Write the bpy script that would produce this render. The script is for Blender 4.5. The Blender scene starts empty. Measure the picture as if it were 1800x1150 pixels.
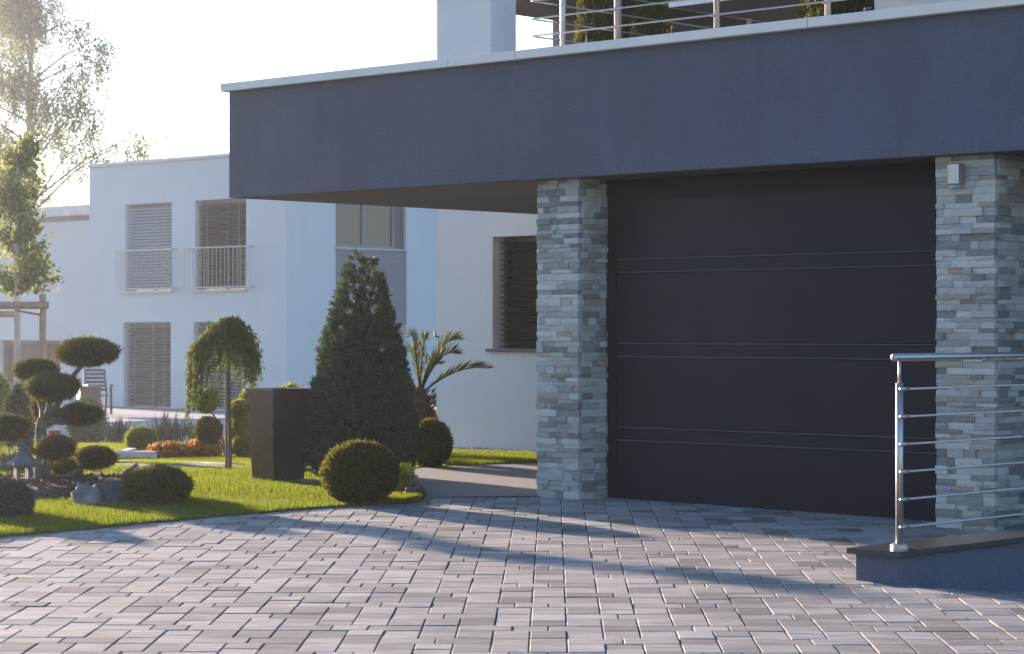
import bpy, math, random
import numpy as np
from mathutils import Vector, Matrix

random.seed(7)
RNG = np.random.default_rng(7)
SC = bpy.context.scene
COL = SC.collection
PI = math.pi

# ------------------------------------------------------------------ camera
F = 4100.0           # focal length in pixels of the 1800 px wide photograph
EYE = 1.27           # eye height (m)
HZ = 580.0           # image row of the horizon
cam = bpy.data.cameras.new('camera')
cam.sensor_width = 36.0
cam.lens = 36.0 * F / 1800.0
cam.shift_y = (HZ - 575.0) / 1800.0
cam.clip_start = 0.1
cam.clip_end = 3000
cam.dof.use_dof = True
cam.dof.focus_distance = 15.5
cam.dof.aperture_fstop = 7.1
camo = bpy.data.objects.new('camera', cam)
COL.objects.link(camo)
camo.location = (0, 0, EYE)
camo.rotation_euler = (PI / 2, 0, 0)
SC.camera = camo

# ------------------------------------------------------------------ world, sun, exposure
SUN_EL = math.radians(8.5)
SUN_AZ = math.atan2(-0.60, 0.80)       # from +Y, positive towards +X
w = bpy.data.worlds.new('World')
SC.world = w
w.use_nodes = True
nt = w.node_tree
sky = nt.nodes.new('ShaderNodeTexSky')
sky.sky_type = 'NISHITA'
sky.sun_disc = False
sky.sun_elevation = SUN_EL
sky.sun_rotation = SUN_AZ
sky.air_density = 1.0
sky.dust_density = .7
sky.ozone_density = 4.2
bg = nt.nodes['Background']
bg.inputs['Strength'].default_value = 0.125
nt.links.new(sky.outputs[0], bg.inputs['Color'])
sun = bpy.data.lights.new('sun', 'SUN')
sun.energy = 5.0
sun.angle = math.radians(1.2)
sun.color = (1.0, 0.88, 0.74)
suno = bpy.data.objects.new('sun', sun)
COL.objects.link(suno)
to_sun = Vector((math.sin(SUN_AZ) * math.cos(SUN_EL), math.cos(SUN_AZ) * math.cos(SUN_EL), math.sin(SUN_EL)))
suno.rotation_euler = to_sun.to_track_quat('Z', 'Y').to_euler()
suno.location = to_sun * 60
SC.view_settings.view_transform = 'Standard'
SC.view_settings.look = 'None'
SC.view_settings.exposure = 2.0
SC.view_settings.use_white_balance = True
SC.view_settings.white_balance_temperature = 7200
SC.view_settings.white_balance_tint = 20
SC.view_settings.gamma = 1.0
SC.render.engine = 'CYCLES'
SC.cycles.max_bounces = 8
SC.cycles.use_denoising = True

# ------------------------------------------------------------------ layout helpers
def smooth(a, b, x):
    t = np.clip((x - a) / (b - a), 0, 1)
    return t * t * (3 - 2 * t)

def ground_z(r, d):
    zl = np.interp(d, [0, 19, 21, 26, 35, 46, 54, 90, 400], [-.149, .028, .02, -.19, -.48, -.96, -1.1, -1.2, -2])
    zr = np.interp(d, [0, 19, 25, 40, 90, 400], [-.149, .028, .05, 0, -1.2, -2])
    k = smooth(-.085, -.045, r / np.maximum(d, 1))
    return zl * (1 - k) + zr * k

def at(x, y):                     # ground point seen at a pixel of the photograph
    q = (x - 900) / F
    lo, hi = 6.0, 120.0
    for _ in range(60):
        m = (lo + hi) / 2
        if HZ + F * (EYE - float(ground_z(q * m, m))) / m > y:
            lo = m
        else:
            hi = m
    return Vector((q * lo, lo, float(ground_z(q * lo, lo))))

def pt(x, y, d):                  # point at a known distance
    return Vector(((x - 900) / F * d, d, EYE + (HZ - y) / F * d))

ANG = math.atan2(-.6858, .7278)   # the houses stand at this angle
HX = Vector((.7278, -.6858, 0)); HY = Vector((.6858, .7278, 0))
P1 = Vector((.497, 17.28, 0))     # front corner of the left pillar
def hw(X, Y, z=0):
    return P1 + HX * X + HY * Y + Vector((0, 0, z))

# ------------------------------------------------------------------ materials
MATS = {}
def new_mat(name):
    m = bpy.data.materials.new(name); m.use_nodes = True
    MATS[name] = m
    n = m.node_tree.nodes
    return m, n, m.node_tree.links, n['Principled BSDF']

def ramp(n, l, fac, stops):
    r = n.new('ShaderNodeValToRGB')
    e = r.color_ramp.elements
    while len(e) < len(stops): e.new(.5)
    for el, (p, c) in zip(e, stops):
        el.position = p; el.color = (*c, 1)
    l.new(fac, r.inputs[0])
    return r.outputs[0]

def noise(n, l, scale, detail=4, rough=.6, vec=None, mapping=None, coord='Object'):
    t = n.new('ShaderNodeTexNoise')
    t.inputs['Scale'].default_value = scale; t.inputs['Detail'].default_value = detail; t.inputs['Roughness'].default_value = rough
    if coord == 'World':
        src = n.new('ShaderNodeNewGeometry').outputs['Position']
    else:
        src = n.new('ShaderNodeTexCoord').outputs[coord]
    if mapping:
        mp = n.new('ShaderNodeMapping'); mp.inputs['Scale'].default_value = mapping
        l.new(src, mp.inputs[0]); src = mp.outputs[0]
    l.new(src, t.inputs['Vector'])
    return t.outputs['Fac']

def bump(n, l, bsdf, h, strength, dist=.01):
    b = n.new('ShaderNodeBump'); b.inputs['Strength'].default_value = strength; b.inputs['Distance'].default_value = dist
    l.new(h, b.inputs['Height']); l.new(b.outputs[0], bsdf.inputs['Normal'])

def simple(name, c, rough=.6, metal=0, var=.12, scale=3, bs=0, bscale=80, bd=.005, spec=.5):
    m, n, l, b = new_mat(name)
    f = noise(n, l, scale)
    c2 = tuple(min(1, x * (1 + var)) for x in c); c1 = tuple(x * (1 - var) for x in c)
    l.new(ramp(n, l, f, [(.3, c1), (.7, c2)]), b.inputs['Base Color'])
    b.inputs['Roughness'].default_value = rough; b.inputs['Metallic'].default_value = metal
    b.inputs['Specular IOR Level'].default_value = spec
    if bs: bump(n, l, b, noise(n, l, bscale, 6, .7), bs, bd)
    return m

def mix_rgb(n, l, fac, a, b_):
    x = n.new('ShaderNodeMix'); x.data_type = 'RGBA'
    if isinstance(fac, (int, float)): x.inputs[0].default_value = fac
    else: l.new(fac, x.inputs[0])
    for s, v in ((6, a), (7, b_)):
        if isinstance(v, tuple): x.inputs[s].default_value = (*v, 1)
        else: l.new(v, x.inputs[s])
    return x.outputs[2]

def leaf_mat(name, stops, trans=.4, tcol=None, rough=.55, bark=False):
    m, n, l, b = new_mat(name)
    g = n.new('ShaderNodeNewGeometry')
    c = ramp(n, l, g.outputs['Random Per Island'], stops)
    nz = noise(n, l, 2.2, 2, .5, coord='World')
    dk = n.new('ShaderNodeMix'); dk.data_type = 'RGBA'; dk.blend_type = 'MULTIPLY'
    dk.inputs[0].default_value = .55
    l.new(c, dk.inputs[6]); l.new(ramp(n, l, nz, [(.3, (.62, .66, .62)), (.7, (1, 1, 1))]), dk.inputs[7])
    c = dk.outputs[2]
    l.new(c, b.inputs['Base Color'])
    b.inputs['Roughness'].default_value = max(rough, .7); b.inputs['Specular IOR Level'].default_value = .1
    t = n.new('ShaderNodeBsdfTranslucent')
    if tcol:
        mm = n.new('ShaderNodeMix'); mm.data_type = 'RGBA'; mm.inputs[0].default_value = .5
        l.new(c, mm.inputs[6]); mm.inputs[7].default_value = (*tcol, 1)
        l.new(mm.outputs[2], t.inputs[0])
    else:
        l.new(c, t.inputs[0])
    mx = n.new('ShaderNodeMixShader'); mx.inputs[0].default_value = trans
    l.new(b.outputs[0], mx.inputs[1]); l.new(t.outputs[0], mx.inputs[2])
    l.new(mx.outputs[0], n['Material Output'].inputs[0])
    return m

def stucco(name, c, strength=.5, bscale=170, big=.06, bd=.006):
    m, n, l, b = new_mat(name)
    f = noise(n, l, 1.1, 5, .6)
    f2 = noise(n, l, 60, 4, .7)
    c1 = tuple(x * (1 - big) for x in c); c2 = tuple(x * (1 + big) for x in c)
    a = ramp(n, l, f, [(.3, c1), (.7, c2)])
    mm = n.new('ShaderNodeMix'); mm.data_type = 'RGBA'; mm.blend_type = 'MULTIPLY'; mm.inputs[0].default_value = 1
    l.new(a, mm.inputs[6]); l.new(ramp(n, l, f2, [(.35, (.86, .86, .86)), (.65, (1, 1, 1))]), mm.inputs[7])
    st = noise(n, l, 1, 3, .5, mapping=(5, 5, .35))
    m3 = n.new('ShaderNodeMix'); m3.data_type = 'RGBA'; m3.blend_type = 'MULTIPLY'; m3.inputs[0].default_value = min(1, big * 3.5)
    l.new(mm.outputs[2], m3.inputs[6]); l.new(ramp(n, l, st, [(.35, (.84, .84, .83)), (.6, (1, 1, 1))]), m3.inputs[7])
    l.new(m3.outputs[2], b.inputs['Base Color'])
    b.inputs['Roughness'].default_value = .9; b.inputs['Specular IOR Level'].default_value = .2
    bump(n, l, b, noise(n, l, bscale, 3, .7), strength, bd)
    return m

def paver_mat(name, island):
    m, n, l, b = new_mat(name)
    if island:
        rnd = n.new('ShaderNodeNewGeometry').outputs['Random Per Island']
    else:
        rnd = n.new('ShaderNodeObjectInfo').outputs['Random']
    base = ramp(n, l, rnd, [(0, (.14, .133, .128)), (.18, (.235, .222, .21)), (.45, (.32, .30, .282)), (.7, (.375, .35, .325)), (.88, (.335, .30, .26)), (1, (.20, .196, .192))])
    # streaks along the long side, shifted from paver to paver
    pos = n.new('ShaderNodeNewGeometry').outputs['Position']
    ad = n.new('ShaderNodeVectorMath'); ad.operation = 'ADD'
    cb = n.new('ShaderNodeCombineXYZ'); mu = n.new('ShaderNodeMath'); mu.operation = 'MULTIPLY'; mu.inputs[1].default_value = 37
    l.new(rnd, mu.inputs[0]); l.new(mu.outputs[0], cb.inputs[0]); l.new(mu.outputs[0], cb.inputs[1])
    l.new(pos, ad.inputs[0]); l.new(cb.outputs[0], ad.inputs[1])
    mp = n.new('ShaderNodeMapping'); mp.inputs['Scale'].default_value = (4, 16, 4)
    l.new(ad.outputs[0], mp.inputs[0])
    t = n.new('ShaderNodeTexNoise'); t.inputs['Scale'].default_value = 1; t.inputs['Detail'].default_value = 5
    l.new(mp.outputs[0], t.inputs['Vector'])
    st = ramp(n, l, t.outputs['Fac'], [(.3, (.66, .65, .66)), (.5, (.95, .95, .95)), (.7, (1.2, 1.18, 1.16))])
    fine = n.new('ShaderNodeTexNoise'); fine.inputs['Scale'].default_value = 240; fine.inputs['Detail'].default_value = 3
    l.new(pos, fine.inputs['Vector'])
    mm = n.new('ShaderNodeMix'); mm.data_type = 'RGBA'; mm.blend_type = 'MULTIPLY'; mm.inputs[0].default_value = 1
    l.new(base, mm.inputs[6]); l.new(st, mm.inputs[7])
    m2 = n.new('ShaderNodeMix'); m2.data_type = 'RGBA'; m2.blend_type = 'MULTIPLY'; m2.inputs[0].default_value = 1
    l.new(mm.outputs[2], m2.inputs[6]); l.new(ramp(n, l, fine.outputs['Fac'], [(.3, (.8, .8, .8)), (.7, (1.1, 1.1, 1.1))]), m2.inputs[7])
    stn = n.new('ShaderNodeTexNoise'); stn.inputs['Scale'].default_value = 1.3; stn.inputs['Detail'].default_value = 6; stn.inputs['Roughness'].default_value = .65
    l.new(pos, stn.inputs['Vector'])
    m4 = n.new('ShaderNodeMix'); m4.data_type = 'RGBA'; m4.blend_type = 'MULTIPLY'; m4.inputs[0].default_value = 1
    l.new(m2.outputs[2], m4.inputs[6]); l.new(ramp(n, l, stn.outputs['Fac'], [(.33, (.78, .78, .77)), (.55, (1.02, 1.02, 1.02)), (.7, (1.08, 1.07, 1.05))]), m4.inputs[7])
    l.new(m4.outputs[2], b.inputs['Base Color'])
    b.inputs['Roughness'].default_value = .8; b.inputs['Specular IOR Level'].default_value = .3
    bump(n, l, b, fine.outputs['Fac'], .35, .004)
    return m

def ledge_mat():
    m, n, l, b = new_mat('ledge_stone')
    rnd = n.new('ShaderNodeObjectInfo').outputs['Random']
    tones = [(.13, .125, .12), (.40, .375, .345), (.60, .56, .51), (.22, .215, .20), (.64, .59, .52), (.42, .40, .36), (.15, .15, .145), (.62, .57, .50), (.30, .28, .255),
             (.46, .43, .40), (.70, .65, .58), (.26, .25, .235), (.50, .46, .41), (.38, .36, .335), (.58, .54, .49), (.18, .17, .155), (.42, .30, .21), (.50, .47, .43), (.40, .38, .35), (.66, .60, .53)]
    vn = n.new('ShaderNodeValToRGB'); vn.color_ramp.interpolation = 'CONSTANT'
    e_ = vn.color_ramp.elements
    while len(e_) < len(tones): e_.new(.5)
    for k_, c_ in enumerate(tones): e_[k_].position = k_ / len(tones); e_[k_].color = (*c_, 1)
    l.new(rnd, vn.inputs[0]); base = vn.outputs[0]
    f = noise(n, l, 14, 5, .65, coord='World', mapping=(1, 1, 2.6))
    rust = noise(n, l, 5, 3, .5, coord='World')
    c = mix_rgb(n, l, .28, base, ramp(n, l, f, [(.3, (.20, .19, .18)), (.5, (.46, .43, .39)), (.72, (.70, .64, .56))]))
    c = mix_rgb(n, l, ramp(n, l, rust, [(.66, (0, 0, 0)), (.8, (.55, .55, .55))]), c, (.40, .25, .15))
    l.new(c, b.inputs['Base Color'])
    b.inputs['Roughness'].default_value = .75
    bump(n, l, b, noise(n, l, 45, 6, .7, coord='World', mapping=(1, 1, 2)), .75, .009)
    return m

M = {}
M['stucco_dark'] = stucco('stucco_dark', (.146, .152, .196), 1.0, 48, .10, .02)
M['stucco_white'] = stucco('stucco_white', (.83, .80, .78), .25, 200, .03)
M['stucco_far'] = stucco('stucco_far', (.70, .69, .68), .2, 120, .03)
M['coping'] = simple('coping', (.86, .76, .68), .55, 0, .06, 2)
M['soffit'] = simple('soffit', (.105, .10, .11), .8, 0, .1, 1.5, .2, 120)
M['door'] = simple('door', (.0155, .0135, .022), .42, 0, .2, 3, .12, 400, .002, .22)
M['door_frame'] = simple('door_frame', (.014, .0125, .021), .5, 0, .12, 6, spec=.18)
M['door_rib'] = simple('door_rib', (.10, .095, .12), .35, 0, .1, 6, spec=.5)  # paler than the door: edge highlight painted into the colour
M['ledge'] = ledge_mat()
M['mortar'] = simple('mortar', (.10, .10, .105), .9)
M['paver'] = paver_mat('paver', False)
M['paver_island'] = paver_mat('paver_island', True)
M['joint'] = simple('joint', (.045, .042, .042), .95, 0, .3, 60)
M['concrete'] = simple('concrete', (.16, .152, .147), .8, 0, .12, 2.5, .2, 90)
M['concrete_pale'] = simple('concrete_pale', (.52, .50, .47), .8, 0, .1, 3, .2, 60)
M['terrace'] = simple('terrace', (.22, .23, .25), .8, 0, .1, 2)
M['steel'] = simple('steel', (.52, .48, .45), .45, 1, .05, 20)
M['steel_far'] = simple('steel_far', (.42, .42, .44), .45, .6, .05, 4)
M['granite'] = simple('granite', (.055, .052, .05), .28, 0, .5, 160)
M['slat_light'] = simple('slat_light', (.50, .50, .51), .45, .2, .05, 3)
M['slat_mid'] = simple('slat_mid', (.30, .31, .34), .45, .2, .06, 3)
M['slat_dark'] = simple('slat_dark', (.045, .047, .055), .35, .2, .1, 3)
M['slat_black'] = simple('slat_black', (.016, .017, .021), .3, .2, .1, 3)
M['frame_dark'] = simple('frame_dark', (.075, .07, .075), .45)
M['frame_grey'] = simple('frame_grey', (.20, .20, .215), .5)
M['frame_white'] = simple('frame_white', (.7, .7, .7), .5)
M['siding'] = simple('siding', (.20, .20, .22), .6, 0, .06, 4)
M['sill'] = simple('sill', (.62, .60, .58), .5)
M['blind_cloth'] = simple('blind_cloth', (.42, .37, .34), .8)  # beige of the warm reflection in the upper panes
M['wood'] = simple('wood', (.27, .205, .15), .8, 0, .25, 9, .3, 40)
M['bark'] = simple('bark', (.15, .115, .09), .9, 0, .35, 18, .7, 30, .01)
M['bark_pale'] = simple('bark_pale', (.40, .38, .35), .9, 0, .3, 6, .4, 20)
M['palm_bark'] = simple('palm_bark', (.16, .085, .05), .9, 0, .4, 30, .6, 60)
M['rock'] = simple('rock', (.22, .20, .20), .85, 0, .5, 7, .8, 22, .02)
M['rock_dark'] = simple('rock_dark', (.10, .09, .095), .85, 0, .4, 7, .8, 22, .02)
M['lantern'] = simple('lantern', (.12, .122, .13), .85, 0, .2, 14, .5, 90)
M['mulch'] = simple('mulch', (.085, .055, .045), .95, 0, .5, 40, 1, 45, .03)
M['soil'] = simple('soil', (.06, .05, .035), .95, 0, .4, 20, .8, 40, .03)
M['turf'] = simple('turf', (.06, .085, .022), .95, 0, .35, 9, .8, 70, .03)
M['earth'] = simple('earth', (.07, .085, .04), .95, 0, .3, .6)
M['planter'] = simple('planter', (.042, .027, .023), .22, .15, .35, 4, .05, 30, spec=.5)
M['black'] = simple('black', (.02, .02, .024), .4)
M['lens'] = simple('lens', (.30, .32, .35), .15)
M['chair'] = simple('chair', (.018, .035, .085), .5)
M['table'] = simple('table', (.010, .012, .02), .5)
M['red'] = simple('red', (.55, .05, .04), .5)
M['white'] = simple('white', (.78, .78, .78), .5)
M['blue'] = simple('blue', (.06, .11, .20), .25, 0, .3, 8)
M['slate'] = simple('slate', (.07, .075, .10), .6)
M['terracotta'] = simple('terracotta', (.30, .09, .05), .7)
M['facade_dark'] = simple('facade_dark', (.030, .022, .022), .6, 0, .15, 2)
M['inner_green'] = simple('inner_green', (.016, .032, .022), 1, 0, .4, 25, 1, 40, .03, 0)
M['pebble'] = simple('pebble', (.42, .38, .33), .8, 0, .5, 25)
M['pane_dark'] = simple('pane_dark', (.018, .018, .022), .45, 0, .1, 3, spec=.25)
def glass_mat():
    m, n, l, b = new_mat('glass')
    b.inputs['Base Color'].default_value = (.04, .042, .05, 1)
    b.inputs['Roughness'].default_value = .04
    b.inputs['Specular IOR Level'].default_value = .8
    f = noise(n, l, 1.4, 2)
    bump(n, l, b, f, .05, .02)
    return m
M['glass'] = glass_mat()

M['grass'] = leaf_mat('grass', [(0, (.05, .095, .008)), (.5, (.11, .165, .012)), (.85, (.19, .21, .02)), (1, (.28, .24, .05))], .5, (.26, .32, .012))
M['conifer'] = leaf_mat('conifer', [(0, (.016, .042, .030)), (.5, (.042, .090, .060)), (1, (.10, .165, .085))], .25, (.08, .13, .03))
M['box'] = leaf_mat('box', [(0, (.016, .028, .007)), (.55, (.045, .060, .014)), (.9, (.12, .12, .024)), (1, (.20, .12, .035))], .42, (.22, .20, .02))
M['box_light'] = leaf_mat('box_light', [(0, (.06, .10, .012)), (.6, (.14, .19, .02)), (1, (.28, .29, .04))], .45, (.32, .34, .02))
M['pine'] = leaf_mat('pine', [(0, (.024, .038, .016)), (.6, (.055, .070, .026)), (.88, (.11, .11, .04)), (1, (.28, .19, .09))], .36, (.18, .16, .05))
M['weeping'] = leaf_mat('weeping', [(0, (.035, .065, .03)), (.6, (.07, .115, .04)), (1, (.14, .17, .04))], .4, (.18, .21, .03))
M['palm'] = leaf_mat('palm', [(0, (.025, .045, .012)), (.6, (.055, .085, .02)), (1, (.13, .14, .03))], .35, (.16, .19, .02))
M['orange'] = leaf_mat('orange', [(0, (.22, .07, .03)), (.4, (.42, .16, .05)), (.75, (.62, .30, .04)), (1, (.35, .26, .05))], .45, (.6, .26, .03))
M['yellow'] = leaf_mat('yellow', [(0, (.42, .42, .03)), (1, (.68, .64, .08))], .45, (.7, .7, .06))
M['yucca'] = leaf_mat('yucca', [(0, (.015, .02, .02)), (1, (.05, .06, .05))], .2)
M['birch'] = leaf_mat('birch', [(0, (.10, .12, .05)), (.6, (.17, .19, .09)), (1, (.27, .28, .14))], .45, (.3, .32, .15))
M['young'] = leaf_mat('young', [(0, (.07, .10, .03)), (.6, (.14, .18, .05)), (1, (.26, .28, .10))], .42, (.28, .32, .09))
M['thuja'] = leaf_mat('thuja', [(0, (.025, .04, .01)), (.6, (.06, .075, .014)), (1, (.15, .13, .02))], .35, (.18, .16, .02))
M['juniper'] = leaf_mat('juniper', [(0, (.025, .035, .04)), (1, (.07, .085, .085))], .2)

# ------------------------------------------------------------------ mesh helpers
def np_mesh(name, V, faces_list):
    me = bpy.data.meshes.new(name)
    V = np.asarray(V, dtype=np.float32)
    idx = np.concatenate([np.asarray(f, dtype=np.int32).ravel() for f in faces_list])
    tot = np.concatenate([np.full(len(f), np.asarray(f).shape[1], dtype=np.int32) for f in faces_list])
    start = np.concatenate([[0], np.cumsum(tot)[:-1]]).astype(np.int32)
    me.vertices.add(len(V)); me.vertices.foreach_set('co', V.ravel())
    me.loops.add(len(idx)); me.loops.foreach_set('vertex_index', idx)
    me.polygons.add(len(tot)); me.polygons.foreach_set('loop_start', start); me.polygons.foreach_set('loop_total', tot)
    me.update(calc_edges=True); me.validate()
    return me

def link(name, me, mat=None, parent=None, loc=(0, 0, 0), rz=0.0, smooth_=False):
    if mat is not None and len(me.materials) == 0:
        me.materials.append(M[mat] if isinstance(mat, str) else mat)
    if smooth_:
        me.polygons.foreach_set('use_smooth', [True] * len(me.polygons))
    o = bpy.data.objects.new(name, me); COL.objects.link(o)
    o.location = loc
    if rz: o.rotation_euler = (0, 0, rz)
    if parent: o.parent = parent
    return o

def tag(o, label, cat=None, group=None, kind=None):
    o['label'] = label
    if cat: o['category'] = cat
    if group: o['group'] = group
    if kind: o['kind'] = kind
    return o

def thing(name, label, cat, loc=(0, 0, 0), rz=0.0, group=None):
    o = bpy.data.objects.new(name, None); COL.objects.link(o)
    o.empty_display_size = .2
    o.location = loc; o.rotation_euler = (0, 0, rz)
    return tag(o, label, cat, group)

class MB:
    def __init__(s): s.v = []; s.f = []
    def add(s, v, f):
        k = len(s.v); s.v += [tuple(p) for p in v]; s.f += [tuple(i + k for i in q) for q in f]; return s
    def box(s, a, b, ch=0.0):
        (x0, y0, z0), (x1, y1, z1) = a, b
        if ch <= 0:
            return s.add([(x0, y0, z0), (x1, y0, z0), (x1, y1, z0), (x0, y1, z0), (x0, y0, z1), (x1, y0, z1), (x1, y1, z1), (x0, y1, z1)],
                         [(3, 2, 1, 0), (4, 5, 6, 7), (0, 1, 5, 4), (1, 2, 6, 5), (2, 3, 7, 6), (3, 0, 4, 7)])
        v = []; c = ch                                # box with all edges chamfered
        X, Y, Z = (x0, x1), (y0, y1), (z0, z1)
        idx = {}
        for i in (0, 1):
            for j in (0, 1):
                for k in (0, 1):
                    sx, sy, sz = (1 - 2 * i) * c, (1 - 2 * j) * c, (1 - 2 * k) * c
                    idx[i, j, k, 0] = len(v); v.append((X[i], Y[j] + sy, Z[k] + sz))
                    idx[i, j, k, 1] = len(v); v.append((X[i] + sx, Y[j], Z[k] + sz))
                    idx[i, j, k, 2] = len(v); v.append((X[i] + sx, Y[j] + sy, Z[k]))
        f = []
        cen = Vector(((x0 + x1) / 2, (y0 + y1) / 2, (z0 + z1) / 2))
        def face(*q):
            q = list(q); p = [Vector(v[t]) for t in q]
            nrm = (p[1] - p[0]).cross(p[2] - p[0])
            if nrm.dot(sum(p, Vector()) / len(p) - cen) < 0: q.reverse()
            f.append(tuple(q))
        for i in (0, 1):
            face(idx[i, 0, 0, 0], idx[i, 1, 0, 0], idx[i, 1, 1, 0], idx[i, 0, 1, 0])
            face(idx[0, i, 0, 1], idx[1, i, 0, 1], idx[1, i, 1, 1], idx[0, i, 1, 1])
            face(idx[0, 0, i, 2], idx[1, 0, i, 2], idx[1, 1, i, 2], idx[0, 1, i, 2])
            for j in (0, 1):
                face(idx[i, j, 0, 0], idx[i, j, 1, 0], idx[i, j, 1, 1], idx[i, j, 0, 1])
                face(idx[i, 0, j, 0], idx[i, 1, j, 0], idx[i, 1, j, 2], idx[i, 0, j, 2])
                face(idx[0, i, j, 1], idx[1, i, j, 1], idx[1, i, j, 2], idx[0, i, j, 2])
                for k in (0, 1): face(idx[i, j, k, 0], idx[i, j, k, 1], idx[i, j, k, 2])
        return s.add(v, f)
    def tube(s, pts, rad, n=10, caps=True):
        pts = [Vector(p) for p in pts]
        if not isinstance(rad, (list, tuple)): rad = [rad] * len(pts)
        v = []; f = []
        up = Vector((0.13, .21, 1)).normalized(); prev = None
        for i, p in enumerate(pts):
            t = (pts[min(i + 1, len(pts) - 1)] - pts[max(i - 1, 0)]).normalized()
            if prev is None:
                a = t.cross(up if abs(t.dot(up)) < .95 else Vector((1, 0, 0))).normalized()
            else:
                a = (prev - t * prev.dot(t)).normalized()
            prev = a; b = t.cross(a)
            for k in range(n):
                th = 2 * PI * k / n
                v.append(p + (a * math.cos(th) + b * math.sin(th)) * rad[i])
        for i in range(len(pts) - 1):
            for k in range(n):
                k2 = (k + 1) % n
                f.append((i * n + k, i * n + k2, (i + 1) * n + k2, (i + 1) * n + k))
        if caps:
            f.append(tuple(range(n))[::-1]); f.append(tuple((len(pts) - 1) * n + k for k in range(n)))
        return s.add(v, f)
    def lathe(s, prof, n=16, c=(0, 0, 0), sx=1.0, sy=1.0, ph=0.0):
        v = []; f = []
        for (r, z) in prof:
            for k in range(n):
                th = 2 * PI * k / n + ph
                v.append((c[0] + r * sx * math.cos(th), c[1] + r * sy * math.sin(th), c[2] + z))
        for i in range(len(prof) - 1):
            for k in range(n):
                k2 = (k + 1) % n
                f.append((i * n + k, i * n + k2, (i + 1) * n + k2, (i + 1) * n + k))
        f.append(tuple(range(n))[::-1]); f.append(tuple((len(prof) - 1) * n + k for k in range(n)))
        return s.add(v, f)
    def mesh(s, name):
        me = bpy.data.meshes.new(name); me.from_pydata(s.v, [], s.f); me.update(); return me
    def build(s, name, mat, parent=None, loc=(0, 0, 0), rz=0.0, sm=False):
        return link(name, s.mesh(name), mat, parent, loc, rz, sm)

def wall_mesh(x0, x1, z0, z1, th, holes):
    """wall in the local XZ plane, front at y=0, with real openings"""
    xs = sorted({x0, x1, *[h[0] for h in holes], *[h[1] for h in holes]})
    zs = sorted({z0, z1, *[h[2] for h in holes], *[h[3] for h in holes]})
    def solid(i, j):
        if i < 0 or j < 0 or i >= len(xs) - 1 or j >= len(zs) - 1: return False
        cx, cz = (xs[i] + xs[i + 1]) / 2, (zs[j] + zs[j + 1]) / 2
        return not any(h[0] < cx < h[1] and h[2] < cz < h[3] for h in holes)
    m = MB()
    for i in range(len(xs) - 1):
        for j in range(len(zs) - 1):
            if not solid(i, j): continue
            a, b, c, d = xs[i], xs[i + 1], zs[j], zs[j + 1]
            m.add([(a, 0, c), (b, 0, c), (b, 0, d), (a, 0, d)], [(0, 1, 2, 3)])
            m.add([(a, th, c), (b, th, c), (b, th, d), (a, th, d)], [(3, 2, 1, 0)])
            if not solid(i - 1, j): m.add([(a, 0, c), (a, th, c), (a, th, d), (a, 0, d)], [(3, 2, 1, 0)])
            if not solid(i + 1, j): m.add([(b, 0, c), (b, th, c), (b, th, d), (b, 0, d)], [(0, 1, 2, 3)])
            if not solid(i, j - 1): m.add([(a, 0, c), (b, 0, c), (b, th, c), (a, th, c)], [(3, 2, 1, 0)])
            if not solid(i, j + 1): m.add([(a, 0, d), (b, 0, d), (b, th, d), (a, th, d)], [(0, 1, 2, 3)])
    return m

# ---- foliage: many leaf-sized faces
def unit(v): return v / np.maximum(np.linalg.norm(v, axis=1, keepdims=True), 1e-9)
def rand_dirs(n): return unit(RNG.normal(size=(n, 3)))
def leaf_arrays(P, D, L, W):
    n = len(P); D = unit(D)
    S = unit(np.cross(D, rand_dirs(n)))
    L = np.broadcast_to(np.asarray(L, float).reshape(-1, 1), (n, 1)); W = np.broadcast_to(np.asarray(W, float).reshape(-1, 1), (n, 1))
    V = np.empty((n, 4, 3))
    V[:, 0] = P; V[:, 1] = P + D * L * .45 + S * W * .5; V[:, 2] = P + D * L; V[:, 3] = P + D * L * .45 - S * W * .5
    return V.reshape(-1, 3), np.arange(n * 4).reshape(-1, 4)
def lump(D, seed, amp, fr=3.0):
    rs = np.random.default_rng(seed); out = np.zeros(len(D))
    for k in range(5):
        a = rs.normal(size=3) * fr * (1 + .4 * k); out += np.sin(D @ a + rs.uniform(0, 6)) / (1 + .5 * k)
    return 1 + amp * out / 2.2
def ellipsoid(c, rad, seed, amp, k=.86, nu=20, nv=12):
    th = np.linspace(0, 2 * PI, nu, endpoint=False); ph = np.linspace(-PI / 2, PI / 2, nv)
    T, Q = np.meshgrid(th, ph)
    D = np.stack([np.cos(T) * np.cos(Q), np.sin(T) * np.cos(Q), np.sin(Q)], -1).reshape(-1, 3)
    V = np.asarray(c) + D * np.asarray(rad) * lump(D, seed, amp)[:, None] * k
    f = []
    for j in range(nv - 1):
        for i in range(nu):
            i2 = (i + 1) % nu; f.append((j * nu + i, j * nu + i2, (j + 1) * nu + i2, (j + 1) * nu + i))
    return V, np.array(f)
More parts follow.
